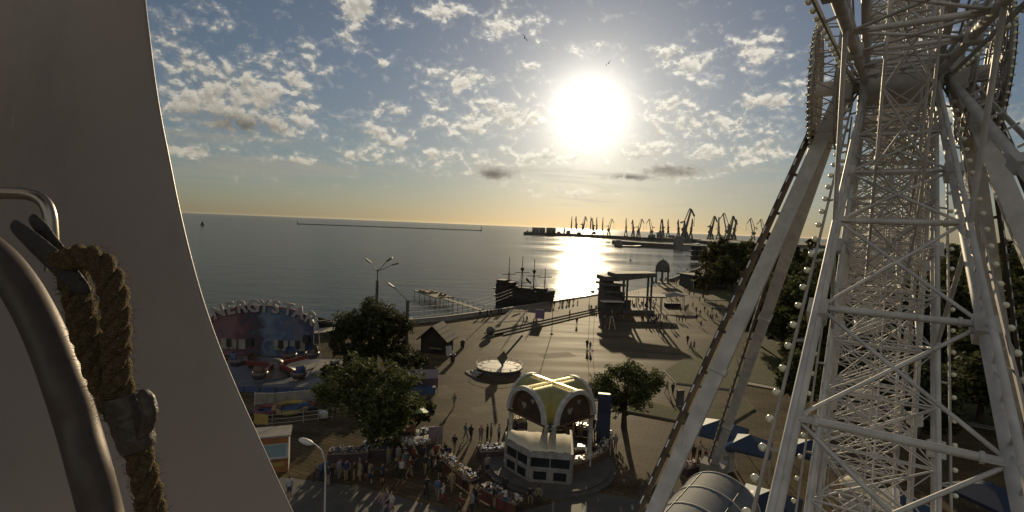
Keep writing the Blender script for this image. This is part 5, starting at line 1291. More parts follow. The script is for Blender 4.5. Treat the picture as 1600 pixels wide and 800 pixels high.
# ring chords between spokes: inner ring and outer rims, lattice of the rims
for side in (-1, 1):
    mb = MB()
    for k in range(12):
        a, b = ANG[k], ANG[(k+1) % 12]
        mb.tube(WP(10.4, a, side), WP(10.4, b, side), .06, 8)
    obj('inner_ring', mb, ws, wheel)
    mb = MB()
    for k in range(36):
        a, b = R(-6 - 10*k), R(-6 - 10*(k+1))
        mb.tube(WP(RIM, a, side), WP(RIM, b, side), .10, 8); mb.tube(WP(RIM-.55, a, side), WP(RIM-.55, b, side), .08, 8)
        mb.tube(WP(RIM, a, side), WP(RIM-.55, b, side), .05, 6); mb.tube(WP(RIM-.55, a, side), WP(RIM, a, side), .05, 6)
    obj('rim', mb, ws, wheel)
mb = MB()
for k in range(36):
    a, b = R(-6-10*k), R(-6-10*(k+1))
    if k in (0, 35): continue
    mb.tube(WP(RIM-.55, a, -1), WP(RIM-.55, a, 1), .06, 6); mb.tube(WP(RIM-.55, a, -1), WP(RIM-.55, b, 1), .04, 6); mb.tube(WP(RIM-.55, a, 1), WP(RIM-.55, b, -1), .04, 6)
    for rr_ in (10.4,):
        pass
obj('rim_bracing', mb, ws, wheel)
# electric cable ducts and inner hoops that fill the middle of the lattice
mb = MB()
for r in (3.2, 5.6, 8.0):
    for k in range(24):
        a, b = 2*math.pi*k/24, 2*math.pi*(k+1)/24
        for w in (-.55, .55): mb.tube(W(r*math.cos(a), w, r*math.sin(a)), W(r*math.cos(b), w, r*math.sin(b)), .04, 6)
        mb.tube(W(r*math.cos(a), -.55, r*math.sin(a)), W(r*math.cos(b), .55, r*math.sin(b)), .03, 5); mb.tube(W(r*math.cos(a), .55, r*math.sin(a)), W(r*math.cos(b), -.55, r*math.sin(b)), .03, 5)
obj('inner_hoops', mb, ws, wheel)
# bulb discs at both axle ends
for side in (-1, 1):
    Rd = 2.6; w0 = side*2.75
    mb = MB()
    for (r, w) in ((Rd, w0), (Rd*.8, w0+side*.03), (Rd*.55, w0+side*.05), (Rd*.3, w0+side*.06), (Rd*.94, w0-side*.8), (Rd*.6, w0-side*.8)):
        for k in range(40):
            a, b = 2*math.pi*k/40, 2*math.pi*(k+1)/40; mb.beam(W(r*math.cos(a), w, r*math.sin(a)), W(r*math.cos(b), w, r*math.sin(b)), .07, .09)
    for k in range(20):
        a = 2*math.pi*k/20; mb.tube(W(.3*math.cos(a), w0+side*.06, .3*math.sin(a)), W(Rd*math.cos(a), w0, Rd*math.sin(a)), .03, 6)
        mb.tube(W(Rd*.98*math.cos(a), w0, Rd*.98*math.sin(a)), W(Rd*.94*math.cos(a), w0-side*.8, Rd*.94*math.sin(a)), .025, 5)
        mb.tube(W(Rd*.6*math.cos(a), w0-side*.8, Rd*.6*math.sin(a)), W(Rd*.55*math.cos(a+.3), w0, Rd*.55*math.sin(a+.3)), .025, 5)
    for k in range(8):
        a = 2*math.pi*k/8; mb.tube(W(.3*math.cos(a), side*1.3, .3*math.sin(a)), W(Rd*.6*math.cos(a), w0-side*.8, Rd*.6*math.sin(a)), .035, 6); mb.tube(W(Rd*.6*math.cos(a), w0-side*.8, Rd*.6*math.sin(a)), W(Rd*.94*math.cos(a), w0-side*.8, Rd*.94*math.sin(a)), .03, 6)
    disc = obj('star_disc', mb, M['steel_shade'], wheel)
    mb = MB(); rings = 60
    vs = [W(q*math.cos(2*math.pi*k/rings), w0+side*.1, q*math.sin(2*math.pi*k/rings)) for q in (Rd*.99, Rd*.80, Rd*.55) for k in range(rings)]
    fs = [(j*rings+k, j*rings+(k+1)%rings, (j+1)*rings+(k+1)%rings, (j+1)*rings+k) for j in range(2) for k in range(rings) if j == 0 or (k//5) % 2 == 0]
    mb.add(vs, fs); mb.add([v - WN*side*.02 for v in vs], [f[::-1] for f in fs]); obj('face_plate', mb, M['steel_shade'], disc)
    mb = MB()
    for k in range(64):
        a = 2*math.pi*k/64; mb.ball(W((Rd+.07)*math.cos(a), w0+side*.02, (Rd+.07)*math.sin(a)), .055, 7)
    for q in (.85, .65, .45):
        for k in range(int(50*q)):
            a = 2*math.pi*k/int(50*q); mb.ball(W(Rd*q*math.cos(a), w0+side*.16, Rd*q*math.sin(a)), .05, 6)
    o = obj('disc_bulbs', mb, M['bulb'], disc); o['kind'] = 'stuff'
# legs: tapered box beams with lamp channels
def leg(top, foot, wid, side, led=True):
    mb = MB(); mb.beam(top, foot, wid, wid*.8, 0, WU)
    d = (foot-top).normalized(); L_ = (foot-top).length
    for s in (.42, .80): 
        c = top.lerp(foot, s); mb.beam(c - d*.12, c + d*.12, wid*1.22, wid*1.02, 0, WU)
    lg = obj('leg', mb, M['white_steel'], wheel)
    x = (d.cross(WU)).normalized(); out = x if x.dot(r_)*side > 0 else -x
    o_ = out*(wid*.5 + .24)
    mb = MB(); mb.beam(top.lerp(foot,.06)+o_, top.lerp(foot,.99)+o_, .14, .22)
    for j in range(16): c = top.lerp(foot, .07 + .06*j); mb.beam(c, c+o_, .07, .12)
    rl = obj('lamp_channel', mb, M['rust_steel'], lg)
    mb = MB()
    for j in range(34):
        c = top.lerp(foot, .08 + .9*j/34) + o_ + WU*.09 + out*.03
        if side < 0: mb = MB()
        mb.beam(c, c + d*(L_*.9/34*.42), .05, .10)
        if side < 0: obj('lamp_cover', mb, M['led'], rl)
    if side > 0: o = obj('lamp_covers', mb, M['led'], rl); o['kind'] = 'stuff'
    return lg
def foot_at(s, w, z=0): return WU*s + WN*w + Vector((0,0,z))
LEGS = [(W(0,-1.85,-.3), foot_at(10,-9.4,.4), -1, .54), (W(0,-1.85,-.3), foot_at(-19.8,-9.9,1.5), -1, .56), (W(0,1.85,-.3), foot_at(10,9.9,.4), 1, .55), (W(0,1.85,-.3), foot_at(-19.8,9.4,1.5), 1, .62)]
for tp, ft, sd_, wd_ in LEGS:
    leg(tp, ft, wd_, sd_)
    mb = MB(); b = Vector((ft.x, ft.y, 0)); mb.box(b + Vector((0,0,(ft.z+.35)/2)), (1.9,1.9,ft.z+.35), math.atan2(WU.y, WU.x)); obj('leg_footing', mb, M['concrete'], wheel)
for s in (-1, 1):
    mb = MB(); mb.beam(W(0,s*1.5,-.05), W(0,s*2.1,-.05), 1.1, 1.3, 0, WU); mb.tube(W(.0,s*1.45,0), W(0,s*2.15,0), .62, 20); obj('bearing_block', mb, ws, wheel)
# long side stay tubes from the axle on the right
mb = MB(); mb.tube(W(.2,1.55,-.2), W(11.5,2.75,-6.3), .14, 12, .15); mb.tube(W(11.5,2.75,-6.3), W(15.5,3.6,-9.3), .15, 12); mb.beam(W(7.3,2.30,-4.0), W(7.9,2.37,-4.3), .36, .36)
st = obj('stay_tube', mb, ws, wheel)
mb = MB(); mb.beam(W(1,1.95,-.4), W(12,3.1,-6.2), .05, .14)
for j in range(9): c = W(1.6+1.2*j, 1.72+.105*j, -.75-.6*j); mb.beam(c, c + WN*.3 + Vector((0,0,.2)), .05, .06)
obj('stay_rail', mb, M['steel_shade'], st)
# passenger gondolas hanging along the far side of the rim
def gondola():
    t = thing('wheel_gondola', (0,0,0), 'x', 'gondola', 'gondolas on the far rim of the wheel')
    mb = MB(); mb.lathe([(.01,-2.2),(.75,-2.15),(.95,-1.7),(1.0,-1.25),(.94,-1.25),(.85,-1.7),(.01,-2.0)], n=20); obj('tub', mb, M['white_paint'], t)
    mb = MB(); mb.lathe([(1.08,-.32),(1.1,-.24),(.7,.02),(.15,.16),(.01,.18),(.01,.1),(1.0,-.3)], n=20); obj('roof', mb, M['canvas'], t)
    for i in range(4):
        a = math.pi/4 + i*math.pi/2; mb = MB(); mb.tube((.93*math.cos(a),.93*math.sin(a),-1.3),(.93*math.cos(a),.93*math.sin(a),-.25),.03,6); obj('post', mb, M['white_steel'], t)
    mb = MB(); mb.tube((0,0,.1),(0,0,.5),.05,8); mb.tube(-WN*1.7+Vector((0,0,.5)), WN*1.7+Vector((0,0,.5)), .05, 8); obj('hanger', mb, M['white_steel'], t)
    return t
g0 = gondola(); GA = [-111,-126,-141,-156,-171,-186,-201,-216,-231,-246]
words = ['lowest','second lowest','third lowest','fourth lowest','fifth lowest','sixth lowest','fourth highest','third highest','second highest','highest']
for i, dg in enumerate(GA):
    g = g0 if i == 0 else copy_tree(g0)
    a = R(dg); g.location = WBASE + W(RIM*math.cos(a), 0, RIM*math.sin(a)) - Vector((0,0,.5))
    g['label'] = words[i] + ' round white gondola with a canopy on the far rim behind the wheel lattice'

# ------------------------------------------------------------------ the cabin we ride in, its rope and strap
cab = thing('wheel_cabin', (-.7, .3, CAM_H - 1.1), 'close dark wall of the cabin with a curved bright edge, grab handle and steel rail', 'cabin')
CB = Vector(cab.location)
EDGE = [(219,-120),(220,-40),(222,0),(229,60),(238,130),(248,190),(260,250),(272,310),(286,372),(303,437),(322,498),(345,560),(372,624),(402,690),(430,752),(455,806),(486,870),(520,940)]
def smooth(pts, n=6):
    out = []
    P_ = [pts[0]] + pts + [pts[-1]]
    for i in range(1, len(P_)-2):
        for j in range(n):
            t = j/n; q = []
            for c in range(len(pts[0])):
                p0, p1, p2, p3 = P_[i-1][c], P_[i][c], P_[i+1][c], P_[i+2][c]
                q.append(.5*((2*p1)+(-p0+p2)*t+(2*p0-5*p1+4*p2-p3)*t*t+(-p0+3*p1-3*p2+p3)*t**3))
            out.append(tuple(q))
    out.append(tuple(pts[-1])); return out
ED_ = [at(x, y, .95) for x, y in smooth([(float(a), float(b)) for a, b in EDGE], 4)]
mb = MB(); prof = [(-.003,.010),(.001,.0095),(.0028,.007),(.0034,.004),(.0015,.001),(-.001,0),(-.006,-.0003),(-.05,-.004),(-.16,.0),(-.32,.012),(-.5,.0),(-.7,-.06),(-.86,-.2),(-.95,-.45),(-.98,-.9)]
vs = []
for p in ED_:
    for (dx, dy) in prof: vs.append(p - CB + Vector((dx, dy, 0)))
m_ = len(prof); mb.add(vs, [(i*m_+j, i*m_+j+1, (i+1)*m_+j+1, (i+1)*m_+j) for i in range(len(ED_)-1) for j in range(m_-1)], 0, True)
vo = []
prof2 = [(-.003,.010)] + [(x-.006, y+.013) for x, y in prof[7:]]
for p in ED_:
    for (dx, dy) in prof2: vo.append(p - CB + Vector((dx, dy, 0)))
m2 = len(prof2); mb.add(vo, [(i*m2+j+1, i*m2+j, (i+1)*m2+j, (i+1)*m2+j+1) for i in range(len(ED_)-1) for j in range(m2-1)], 0, True)
obj('wall_panel', mb, M['panel_white'], cab)
mb = MB(); mb.lathe([(.01,-.35),(1.0,-.35),(1.05,-.28),(1.0,-.22),(.01,-.22)], (.05,-.85,0), 40); obj('floor', mb, M['dark_steel'], cab)
mb = MB(); mb.lathe([(1.0,2.22),(1.06,2.27),(.9,2.45),(.4,2.6),(.01,2.65)], (.05,-.85,0), 40); mb.lathe([(1.0,2.22),(.01,2.24)], (.05,-.85,0), 40); obj('roof', mb, M['panel_white'], cab)
def px_path(pts, n=6): return [at(x, y, d) - CB for x, y, d in smooth([tuple(map(float, p)) for p in pts], n)]
mb = MB(); mb.poly(px_path([(-120,312,.62),(-40,303,.62),(20,302,.62),(50,305,.62),(68,315,.62),(77,333,.62),(80,358,.62),(81,385,.62),(81,425,.62)]), .0072, 14); obj('grab_handle', mb, M['chrome'], cab)
mb = MB(); mb.poly(px_path([(-150,330,.56),(-60,365,.55),(-10,400,.54),(25,440,.53),(55,490,.52),(80,545,.51),(102,605,.50),(122,668,.50),(141,735,.49),(158,800,.49),(176,880,.48),(200,1000,.48)]), .0170, 24); obj('handrail', mb, M['rail_steel'], cab)
# rope of three twisted strands, doubled over at the top
def rope_path(pts, n=9):
    return [at(x, y, d) for x, y, d in smooth([tuple(map(float, p)) for p in pts], n)]
rope0 = at(170, 520, .44)
rope = thing('hemp_rope', rope0, 'thick frayed hemp rope knotted over the steel handrail beside the cabin wall', 'rope')
def strand_rope(path, rad, pitch, mbs, nst=3, taper=None):
    # cumulative length and frames
    Ls = [0]
    for a, b in zip(path, path[1:]): Ls.append(Ls[-1] + (b-a).length)
    N_ = max(40, int(Ls[-1]/.0022)); pts = []
    for i in range(N_+1):
        l = Ls[-1]*i/N_; j = 0
        while j < len(Ls)-2 and Ls[j+1] < l: j += 1
        f = (l-Ls[j])/max(1e-6, Ls[j+1]-Ls[j]); pts.append(path[j].lerp(path[j+1], f))
    ref = Vector((0,1,0)); x = None; tr = []
    for i, p in enumerate(pts):
        t = (pts[min(i+1,N_)] - pts[max(i-1,0)]).normalized()
        x = (ref - t*ref.dot(t)).normalized() if x is None else (x - t*x.dot(t)).normalized()
        tr.append((p, x.copy(), t.cross(x)))
    for k in range(nst):
        q = []; rd_ = []
        for i, (p, x, y) in enumerate(tr):
            a = 2*math.pi*(k/nst + Ls[-1]*i/N_/pitch); wob = 1 + .10*math.sin(i*.37 + k*2) + random.uniform(-.05,.05)
            q.append(p + (x*math.cos(a) + y*math.sin(a))*rad*.52*wob); rd_.append(rad*.53*(1+random.uniform(-.07,.07)))
        mbs.poly([v - rope0 for v in q], rd_, 9)
    return tr
mb = MB()
tr1 = strand_rope(rope_path([(95,410,.455),(125,402,.445),(152,408,.44),(170,432,.438),(180,470,.436),(183,515,.435),(182,560,.436),(187,605,.437),(198,650,.438),(212,695,.438),(224,740,.437),(236,790,.436),(252,860,.435)]), .0108, .047, mb)
tr2 = strand_rope(rope_path([(112,420,.47),(122,465,.462),(135,512,.455),(149,553,.45),(163,590,.446),(176,620,.445),(188,648,.446)]), .0122, .050, mb)
obj('strand', mb, M['rope'], rope)
mb = MB()   # loose fibres
for tr in (tr1, tr2):
    for i in range(700):
        p, x, y = random.choice(tr); a = random.random()*2*math.pi; o_ = x*math.cos(a) + y*math.sin(a)
        b = p + o_*.0115; c = b + (o_*random.uniform(.2,1) + Vector((random.uniform(-1,1), random.uniform(-1,1), random.uniform(-1,1)))*.9)*random.uniform(.0015,.006)
        mb.tube(b - rope0, c - rope0, .00028, 3, .0001, 0, False)
obj('fibres', mb, M['rope'], rope)
mb = MB(); pts = [at(x, y, d) - rope0 for x, y, d in smooth([(192.,618.,.4355),(198.,640.,.436),(207.,668.,.4365),(217.,702.,.437)], 5)]
mb.poly(pts, [.0128,.0134,.0132,.0138,.0141,.0138,.0144,.0147,.0143,.0146,.0148,.0142,.0139,.0141,.0133,.0126][:len(pts)], 22)
tp = obj('tape_wrap', mb, M['tape'], rope)
mb = MB(); mb.poly([at(x, y, d) - rope0 for x, y, d in smooth([(222.,612.,.425),(231.,628.,.421),(234.,650.,.419),(228.,672.,.421),(220.,680.,.425)], 5)], [.0035,.0045,.005,.0055,.006,.006,.006,.006,.006,.006,.0055,.0055,.005,.005,.005,.0045,.004,.004,.0035,.003,.003][:21], 10); obj('tape_end', mb, M['tape'], tp)
strap = thing('leather_strap', at(90, 410, .5), 'dark strap wound round the top of the handrail below the grab handle', 'strap')
so = Vector(strap.location)
def flat(pts, w, th, mb):
    P_ = [at(x, y, d) - so for x, y, d in smooth([tuple(map(float, p)) for p in pts], 6)]
    n_ = 12
    vs = []
    for i, p in enumerate(P_):
        t = (P_[min(i+1,len(P_)-1)] - P_[max(i-1,0)]).normalized(); y = Vector((0,1,0)); y = (y - t*y.dot(t)).normalized(); x = t.cross(y)
        e = math.sin(math.pi*min(1, .08 + i/(len(P_)-1)*.97))**.35
        for k in range(n_): a = 2*math.pi*k/n_; vs.append(p + x*math.cos(a)*w*e + y*math.sin(a)*th*e)
    mb.add(vs, [(i*n_+k, i*n_+(k+1)%n_, (i+1)*n_+(k+1)%n_, (i+1)*n_+k) for i in range(len(P_)-1) for k in range(n_)] + [tuple(range(n_))[::-1], tuple(range(len(vs)-n_, len(vs)))], 0, True)
mb = MB(); flat([(22,352,.50),(48,374,.478),(75,398,.462),(103,424,.452),(126,448,.448),(140,462,.452)], .0095, .0045, mb); obj('band', mb, M['strap'], strap)
mb = MB(); flat([(50,340,.515),(64,356,.508),(78,376,.502),(94,394,.50),(106,408,.505)], .0075, .004, mb); obj('loop', mb, M['strap'], strap)

# ------------------------------------------------------------------ trees
def tree_meshes(seed, H, Rc, n, leaf, m, crown_lo=.3, lobes=26, conic=0.0, gap=.0):
    rnd = random.Random(seed)
    mb = MB()
    tr = Rc*.05 + .08
    trunk_top = H*.62
    pts = [(0,0,-.05),(rnd.uniform(-.1,.1),rnd.uniform(-.1,.1),H*.2),(rnd.uniform(-.2,.2),rnd.uniform(-.2,.2),H*.42),(rnd.uniform(-.3,.3),rnd.uniform(-.3,.3),trunk_top)]
    mb.poly(pts, [tr*1.35,tr,tr*.75,tr*.3], 9)
    cz = H*(crown_lo + (1-crown_lo)/2); rz = H*(1-crown_lo)/2
    L_ = []
    for i in range(lobes):
        while True:
            v = Vector((rnd.uniform(-1,1), rnd.uniform(-1,1), rnd.uniform(-1,1)))
            if .25 < v.length < .92: break
        taper = 1 - conic*(v.z+1)/2
        c = Vector((v.x*Rc*taper, v.y*Rc*taper, cz + v.z*rz*.92))
        L_.append((c, Rc*rnd.uniform(.15,.38)*(1-.4*conic*(v.z+1)/2)))
    for i in range(9):
        c, r = L_[i*2 % lobes]; z0 = H*rnd.uniform(.22,.5); b = Vector((0,0,z0)); mid = b.lerp(c,.5) + Vector((0,0,-.04*H)); mb.poly([b, mid, c], [tr*.5, tr*.32, tr*.12], 6)
    trunk = mb
    cr = MB()
    tot = sum(r*r for c, r in L_)
    for c, r in L_:
        k = int(n*r*r/tot)
        # each lobe is several twigs of leaves, so its outline stays ragged
        tw = [c + Vector((rnd.gauss(0,1), rnd.gauss(0,1), rnd.gauss(0,.8))).normalized()*r*rnd.uniform(.35,1.25) for _ in range(max(6, k//22))]
        for _ in range(k):
            t = rnd.choice(tw); p = t + Vector((rnd.gauss(0,1), rnd.gauss(0,1), rnd.gauss(0,1)))*r*.17
            a = Vector((rnd.uniform(-1,1), rnd.uniform(-1,1), rnd.uniform(-.7,.7))).normalized(); b = a.cross(Vector((rnd.uniform(-1,1), rnd.uniform(-1,1), 1))).normalized()
            s = leaf*rnd.uniform(.6,1.35)
            cr.v += [tuple(p - a*s), tuple(p + b*s*.55), tuple(p + a*s), tuple(p - b*s*.55)]
            o = len(cr.v)-4; cr.f.append((o,o+1,o+2,o+3)); cr.m.append(0); cr.sm.append(False)
    return trunk.mesh('trunk', [M['bark']]), cr.mesh('crown', [M[m]])
def tree(P, meshes, label, scale=1.0, rz=0.0, group=None, sz=None, name='broadleaf_tree'):
    t = thing(name, P, label, 'tree', group, rz); t.scale = (scale, scale, sz or scale)
    obj('trunk', meshes[0], [], t); obj('crown', meshes[1], [], t); return t
TB = tree_meshes(11, 9.6, 4.3, 15000, .19, 'leaf', .10, 36)
TD = tree_meshes(12, 10.6, 4.4, 12000, .22, 'leaf_dark', .12, 30)
TR = tree_meshes(13, 7.4, 3.6, 12000, .16, 'leaf', .24, 34)
TS = tree_meshes(14, 8.6, 1.7, 2600, .2, 'leaf_dark', .1, 14, .8)
FA = tree_meshes(15, 13, 4.8, 7000, .34, 'leaf_dark', .08, 26)
FB = tree_meshes(16, 12, 4.2, 7000, .34, 'leaf', .06, 24)
FC = tree_meshes(17, 15, 3.4, 5500, .34, 'leaf_warm', .05, 20, .5)
FP = tree_meshes(18, 19, 2.0, 4500, .36, 'leaf_dark', .04, 20, .6)
SH = tree_meshes(19, 3.2, 2.1, 2600, .2, 'leaf_dark', .02, 16)
tree(G(580, 703), TB, 'biggest leafy tree at lower left, standing over the souvenir stalls', 1.1, 0.4, None, .88)
tree(G(577, 578), TD, 'dark bushy tree in front of the tallest lamp post by the sea', .98, 1.0, None, .92)
tree(G(612, 574), TD, 'dark tree between the tallest lamp post and the post with wires', .78, 2.4)
tree(G(538, 570), TS, 'thin young conifer like tree right of the painted arch', .78, .5, name='young_tree')
tree(G(548, 590), TD, 'low dark tree behind the biggest tree, right of the ride deck', .82, 3.9)
tree(G(975, 668), TR, 'round leafy tree standing alone right of the gazebo and the banner', 1.0)
tree(G(655, 660), SH, 'low dark shrub between the big tree and the market tent', .7, 1.9, name='shrub')
tree(G(600, 612), SH, 'low shrub behind the big tree beside the post with wires', .9, .9, name='shrub')
tree(G(628, 596), SH, 'dark shrub in front of the post with wires', 1.15, 4.4, name='shrub')
tree(G(565, 606), SH, 'wide low shrub hidden behind the crown of the biggest tree', 1.2, 5.1, name='shrub')
tree(G(648, 578), SH, 'dark shrub at the left wall of the wooden hut', .8, 2.9, name='shrub')
tree(G(512, 596), SH, 'low shrub at the right rear corner of the ride deck', .75, 2.2, name='shrub')
far = [  # px, base py, mesh, scale, label
 (1118,436,FA,1.12,'broad dark tree at the water edge, leftmost of the right hand trees'),(1148,441,FB,1.15,'second tree from the water edge, its top under the arched crane'),
 (1135,452,FA,.72,'lower dark tree above the cafe roof'),(1172,452,FC,1.0,'yellowing tree in the middle of the right hand tree line'),
 (1196,446,FP,.95,'slim poplar like tree left of the near wheel leg at the skyline'),(1183,440,FP,.85,'slim pointed tree below the pale slanting crane'),
 (1212,448,FA,.95,'dark tree directly left of the near wheel leg'),(1160,474,FC,.62,'low reddish tree at the edge of the square under the tree line'),
 (1170,500,FB,.62,'round tree at the right edge of the sunny square'),(1185,540,FA,.62,'dark tree half behind the near wheel leg'),
 (1215,505,FB,.9,'tree filling the gap between the two left wheel legs, upper'),(1240,560,FA,.80,'tree filling the gap between the two left wheel legs, lower'),
 (1262,480,FA,1.0,'dark tree right behind the far wheel leg'),(1290,455,FB,1.1,'tree top between the far wheel leg and the lamp string'),
 (1300,540,FA,.95,'dark tree behind the upper lamp string of the left spoke'),(1250,640,FB,.55,'small tree above the dark tent beside the wheel spoke'),
 (1345,520,FB,1.0,'tree hidden behind the left part of the wheel lattice'),(1390,560,FA,.95,'tree hidden behind the middle of the wheel lattice'),
 (1340,640,FA,.75,'low tree behind the lower left of the wheel lattice'),(1440,520,FB,1.05,'tree behind the right part of the wheel lattice'),
 (1490,570,FA,1.0,'dark tree right of the lattice column'),(1545,520,FB,1.15,'tall tree between the right hand wheel legs'),
 (1590,560,FA,1.1,'dark tree at the right picture edge, upper'),(1530,660,FB,.85,'dark tree right of the lattice near the bottom'),
 (1600,690,FA,.95,'dark tree at the right picture edge, lower'),(1440,700,FA,.6,'low tree deep behind the lower lattice'),
 (1320,440,FC,1.15,'yellowing far tree behind the wheel spoke tube'),(1400,440,FA,1.3,'far dark tree behind the hub column'),
 (1480,440,FB,1.35,'far tree just right of the hub column'),(1560,440,FA,1.4,'far broad tree between stay tube and right leg'),
 (1640,480,FB,1.4,'tree crossing the right picture edge at mid height'),(1240,450,FA,1.05,'far dark tree between the two left wheel legs at the skyline')]
for i, (x, y, ms, sc_, lab) in enumerate(far):
    tree(G(x, y), ms, lab, sc_*(1.42 if y < 460 else 1.2), i*1.7, 'trees right of the square')

grove = random.Random(21)
for i in range(46):
    x = grove.uniform(1215, 1760); y = grove.uniform(442, 640); P = G(x, y)
    if y < 470: lab = 'far tree in the dense grove behind the wheel lattice, its crown on the skyline'
    else: lab = 'dark tree deep in the dense grove behind the wheel lattice'
    tree(P, grove.choice([FA, FB, FA, FC]), lab, grove.uniform(.85, 1.15)*(1.45 if y < 480 else (1.15 if y < 560 else .8)), grove.uniform(0, 6), 'grove behind the wheel' if y >= 470 else 'skyline trees behind the wheel')
for i in range(14):
    x = 1096 + i*8.2 + grove.uniform(-3, 3); y = grove.uniform(424, 446) if i % 2 else grove.uniform(446, 470)
    tree(G(x, y), grove.choice([FA, FB, FC]), 'dense dark tree packed in the belt of trees along the right side of the square', grove.uniform(1.15, 1.5) if y < 446 else grove.uniform(.75, 1.0), grove.uniform(0, 6), 'belt of trees right of the square')
for i in range(10):
    x = 1190 + i*9 + grove.uniform(-4, 4); y = 480 + i*13 + grove.uniform(-8, 8)
    tree(G(x, y), grove.choice([FA, FB]), 'dark tree of the row seen between the white wheel legs', grove.uniform(.6, .85), grove.uniform(0, 6), 'row of trees between the wheel legs')

# ------------------------------------------------------------------ people
def person_mesh(name, pose='stand', female=False, shorts=False, skirt=False):
    s = 1.0
    k = {'stand': dict(l=(0,.0), r=(0,.0), al=(.0,.0), ar=(.0,.0)), 'walk': dict(l=(.26,.10), r=(-.26,.16), al=(-.2,-.1), ar=(.2,.3)),
         'stroll': dict(l=(-.17,.08), r=(.17,.08), al=(.14,.2), ar=(-.12,-.02)), 'talk': dict(l=(.05,.02), r=(-.05,.02), al=(.05,.30), ar=(.0,.02)), 'lean': dict(l=(.0,.0), r=(-.08,.02), al=(.25,.45), ar=(.25,.45)), 'sit': None}[pose]
    sw = .165 if female else .195; hw = .095 if female else .085
    V = []; E_ = []; Rr = []
    def v(p, r, par=None):
        V.append(p); Rr.append(r if isinstance(r, tuple) else (r, r)); i = len(V)-1
        if par is not None: E_.append((par, i))
        return i
    lean = .16 if pose == 'lean' else 0
    if pose == 'sit':
        hip = v((0,0,.52), (.16,.12)); sp = v((0,.02,.75), (.14,.105), hip); ch = v((0,.05,.97), (.17 if not female else .15,.11), sp); nk = v((0,.06,1.12), .055, ch); h1 = v((0,.08,1.21), .085, nk); h2 = v((0,.08,1.29), .1, h1); v((0,.07,1.36), .07, h2)
        for q in (-1, 1):
            lg = v((q*.1,.06,.50), .085, hip); kn = v((q*.14,.44,.52), .068, lg); an = v((q*.14,.46,.12), .045, kn); v((q*.14,.60,.05), .04, an)
            sh = v((q*sw,.05,1.04), .062, ch); el = v((q*(sw+.06),.12,.78), .043, sh); wr = v((q*.14,.32,.62), .032, el); v((q*.12,.40,.60), .036, wr)
    else:
        hip = v((0,0,.92), (.17,.125)); sp = v((0,lean*.4,1.12), ((.14 if female else .165),.12), hip); ch = v((0,lean,1.34), ((.15 if female else .175),.115), sp); nk = v((0,lean*1.2,1.475), .052, ch)
        h1 = v((0,.02+lean*1.4,1.56), (.075,.085), nk); h2 = v((0,.015+lean*1.5,1.645), (.085,.10), h1); v((0,lean*1.5,1.72), (.06,.07), h2)
        for q, st, ar in ((-1,k['l'],k['al']), (1,k['r'],k['ar'])):
            lg = v((q*hw,0,.84), .105, hip); kn = v((q*hw*1.05, st[0]*.55 + .05*abs(st[0])*4*.25 + .01, .48), .075, lg); an = v((q*hw*1.05, st[0]*1.05 - (0.0 if st[0] >= 0 else .02), .085 + (.05 if st[0] < -.1 else 0)), .043, kn); v((q*hw*1.15, st[0]*1.05+.14, .035 + (.0 if st[0] >= -.1 else .0)), .037, an)
            sh = v((q*sw, lean, 1.40), .068, ch); el = v((q*(sw+.03), lean + ar[0]*.7 - .02, 1.13), .05, sh); wr = v((q*(sw+.015), lean + ar[1] + .03, .90 + abs(ar[1])*.55), .031, el); v((q*(sw+.005), lean + ar[1]*1.12 + .05, .81 + abs(ar[1])*.65), (.024,.04), wr)
    me = bpy.data.meshes.new(name); me.from_pydata(V, E_, []); o = bpy.data.objects.new('tmp_person', me); col.objects.link(o)
    mod = o.modifiers.new('s', 'SKIN'); mod.use_smooth_shade = True
    for i, sv in enumerate(me.skin_vertices[0].data): sv.radius = Rr[i]; sv.use_root = (i == 0)
    sub = o.modifiers.new('d', 'SUBSURF'); sub.levels = 1; sub.render_levels = 1
    dg = bpy.context.evaluated_depsgraph_get(); m2 = bpy.data.meshes.new_from_object(o.evaluated_get(dg)); bpy.data.objects.remove(o); m2.name = name
    m2.materials.clear()
    for mt in ('skin','cloth_black','cloth_navy','hair_brown','shoe'): m2.materials.append(M[mt])
    dz = -.40 if pose == 'sit' else 0; dy = .06 if pose == 'sit' else lean
    for p in m2.polygons:
        c = p.center; z = c.z - dz; idx = 1; ax = abs(c.x)
        if z > 1.665 or (z > 1.52 and c.y < dy*1.4 - .035 and ax < .12) : idx = 3
        elif z > 1.47 and ax < .13: idx = 0
        elif pose == 'sit':
            if c.z < .12: idx = 4
            elif c.z < .62 and c.y > .1 and ax < .26: idx = 2
            elif ax > sw + .02 and c.z < .85: idx = 0
        elif ax > sw + .02 and z < 1.16: idx = 0
        elif z < .10: idx = 4
        elif z < .45 and shorts: idx = 0
        elif z < .93: idx = 2
        p.material_index = idx; p.use_smooth = True
    return m2
for nme, c in (('skin',(.32,.20,.14)),('cloth_black',(.03,.03,.033)),('cloth_navy',(.035,.045,.09)),('hair_brown',(.045,.028,.018)),('shoe',(.05,.045,.04)),
    ('cloth_white',(.38,.37,.36)),('cloth_teal',(.07,.15,.16)),('cloth_pink',(.24,.15,.16)),('cloth_red',(.16,.04,.035)),('cloth_grey',(.20,.19,.18)),('cloth_blue',(.07,.10,.19)),('cloth_khaki',(.22,.18,.11)),('cloth_yellow',(.32,.26,.09)),('cloth_lilac',(.22,.19,.25)),('hair_fair',(.28,.19,.09))):
    M[nme] = mat(nme, c, .8, 0, .15, 9, .3)
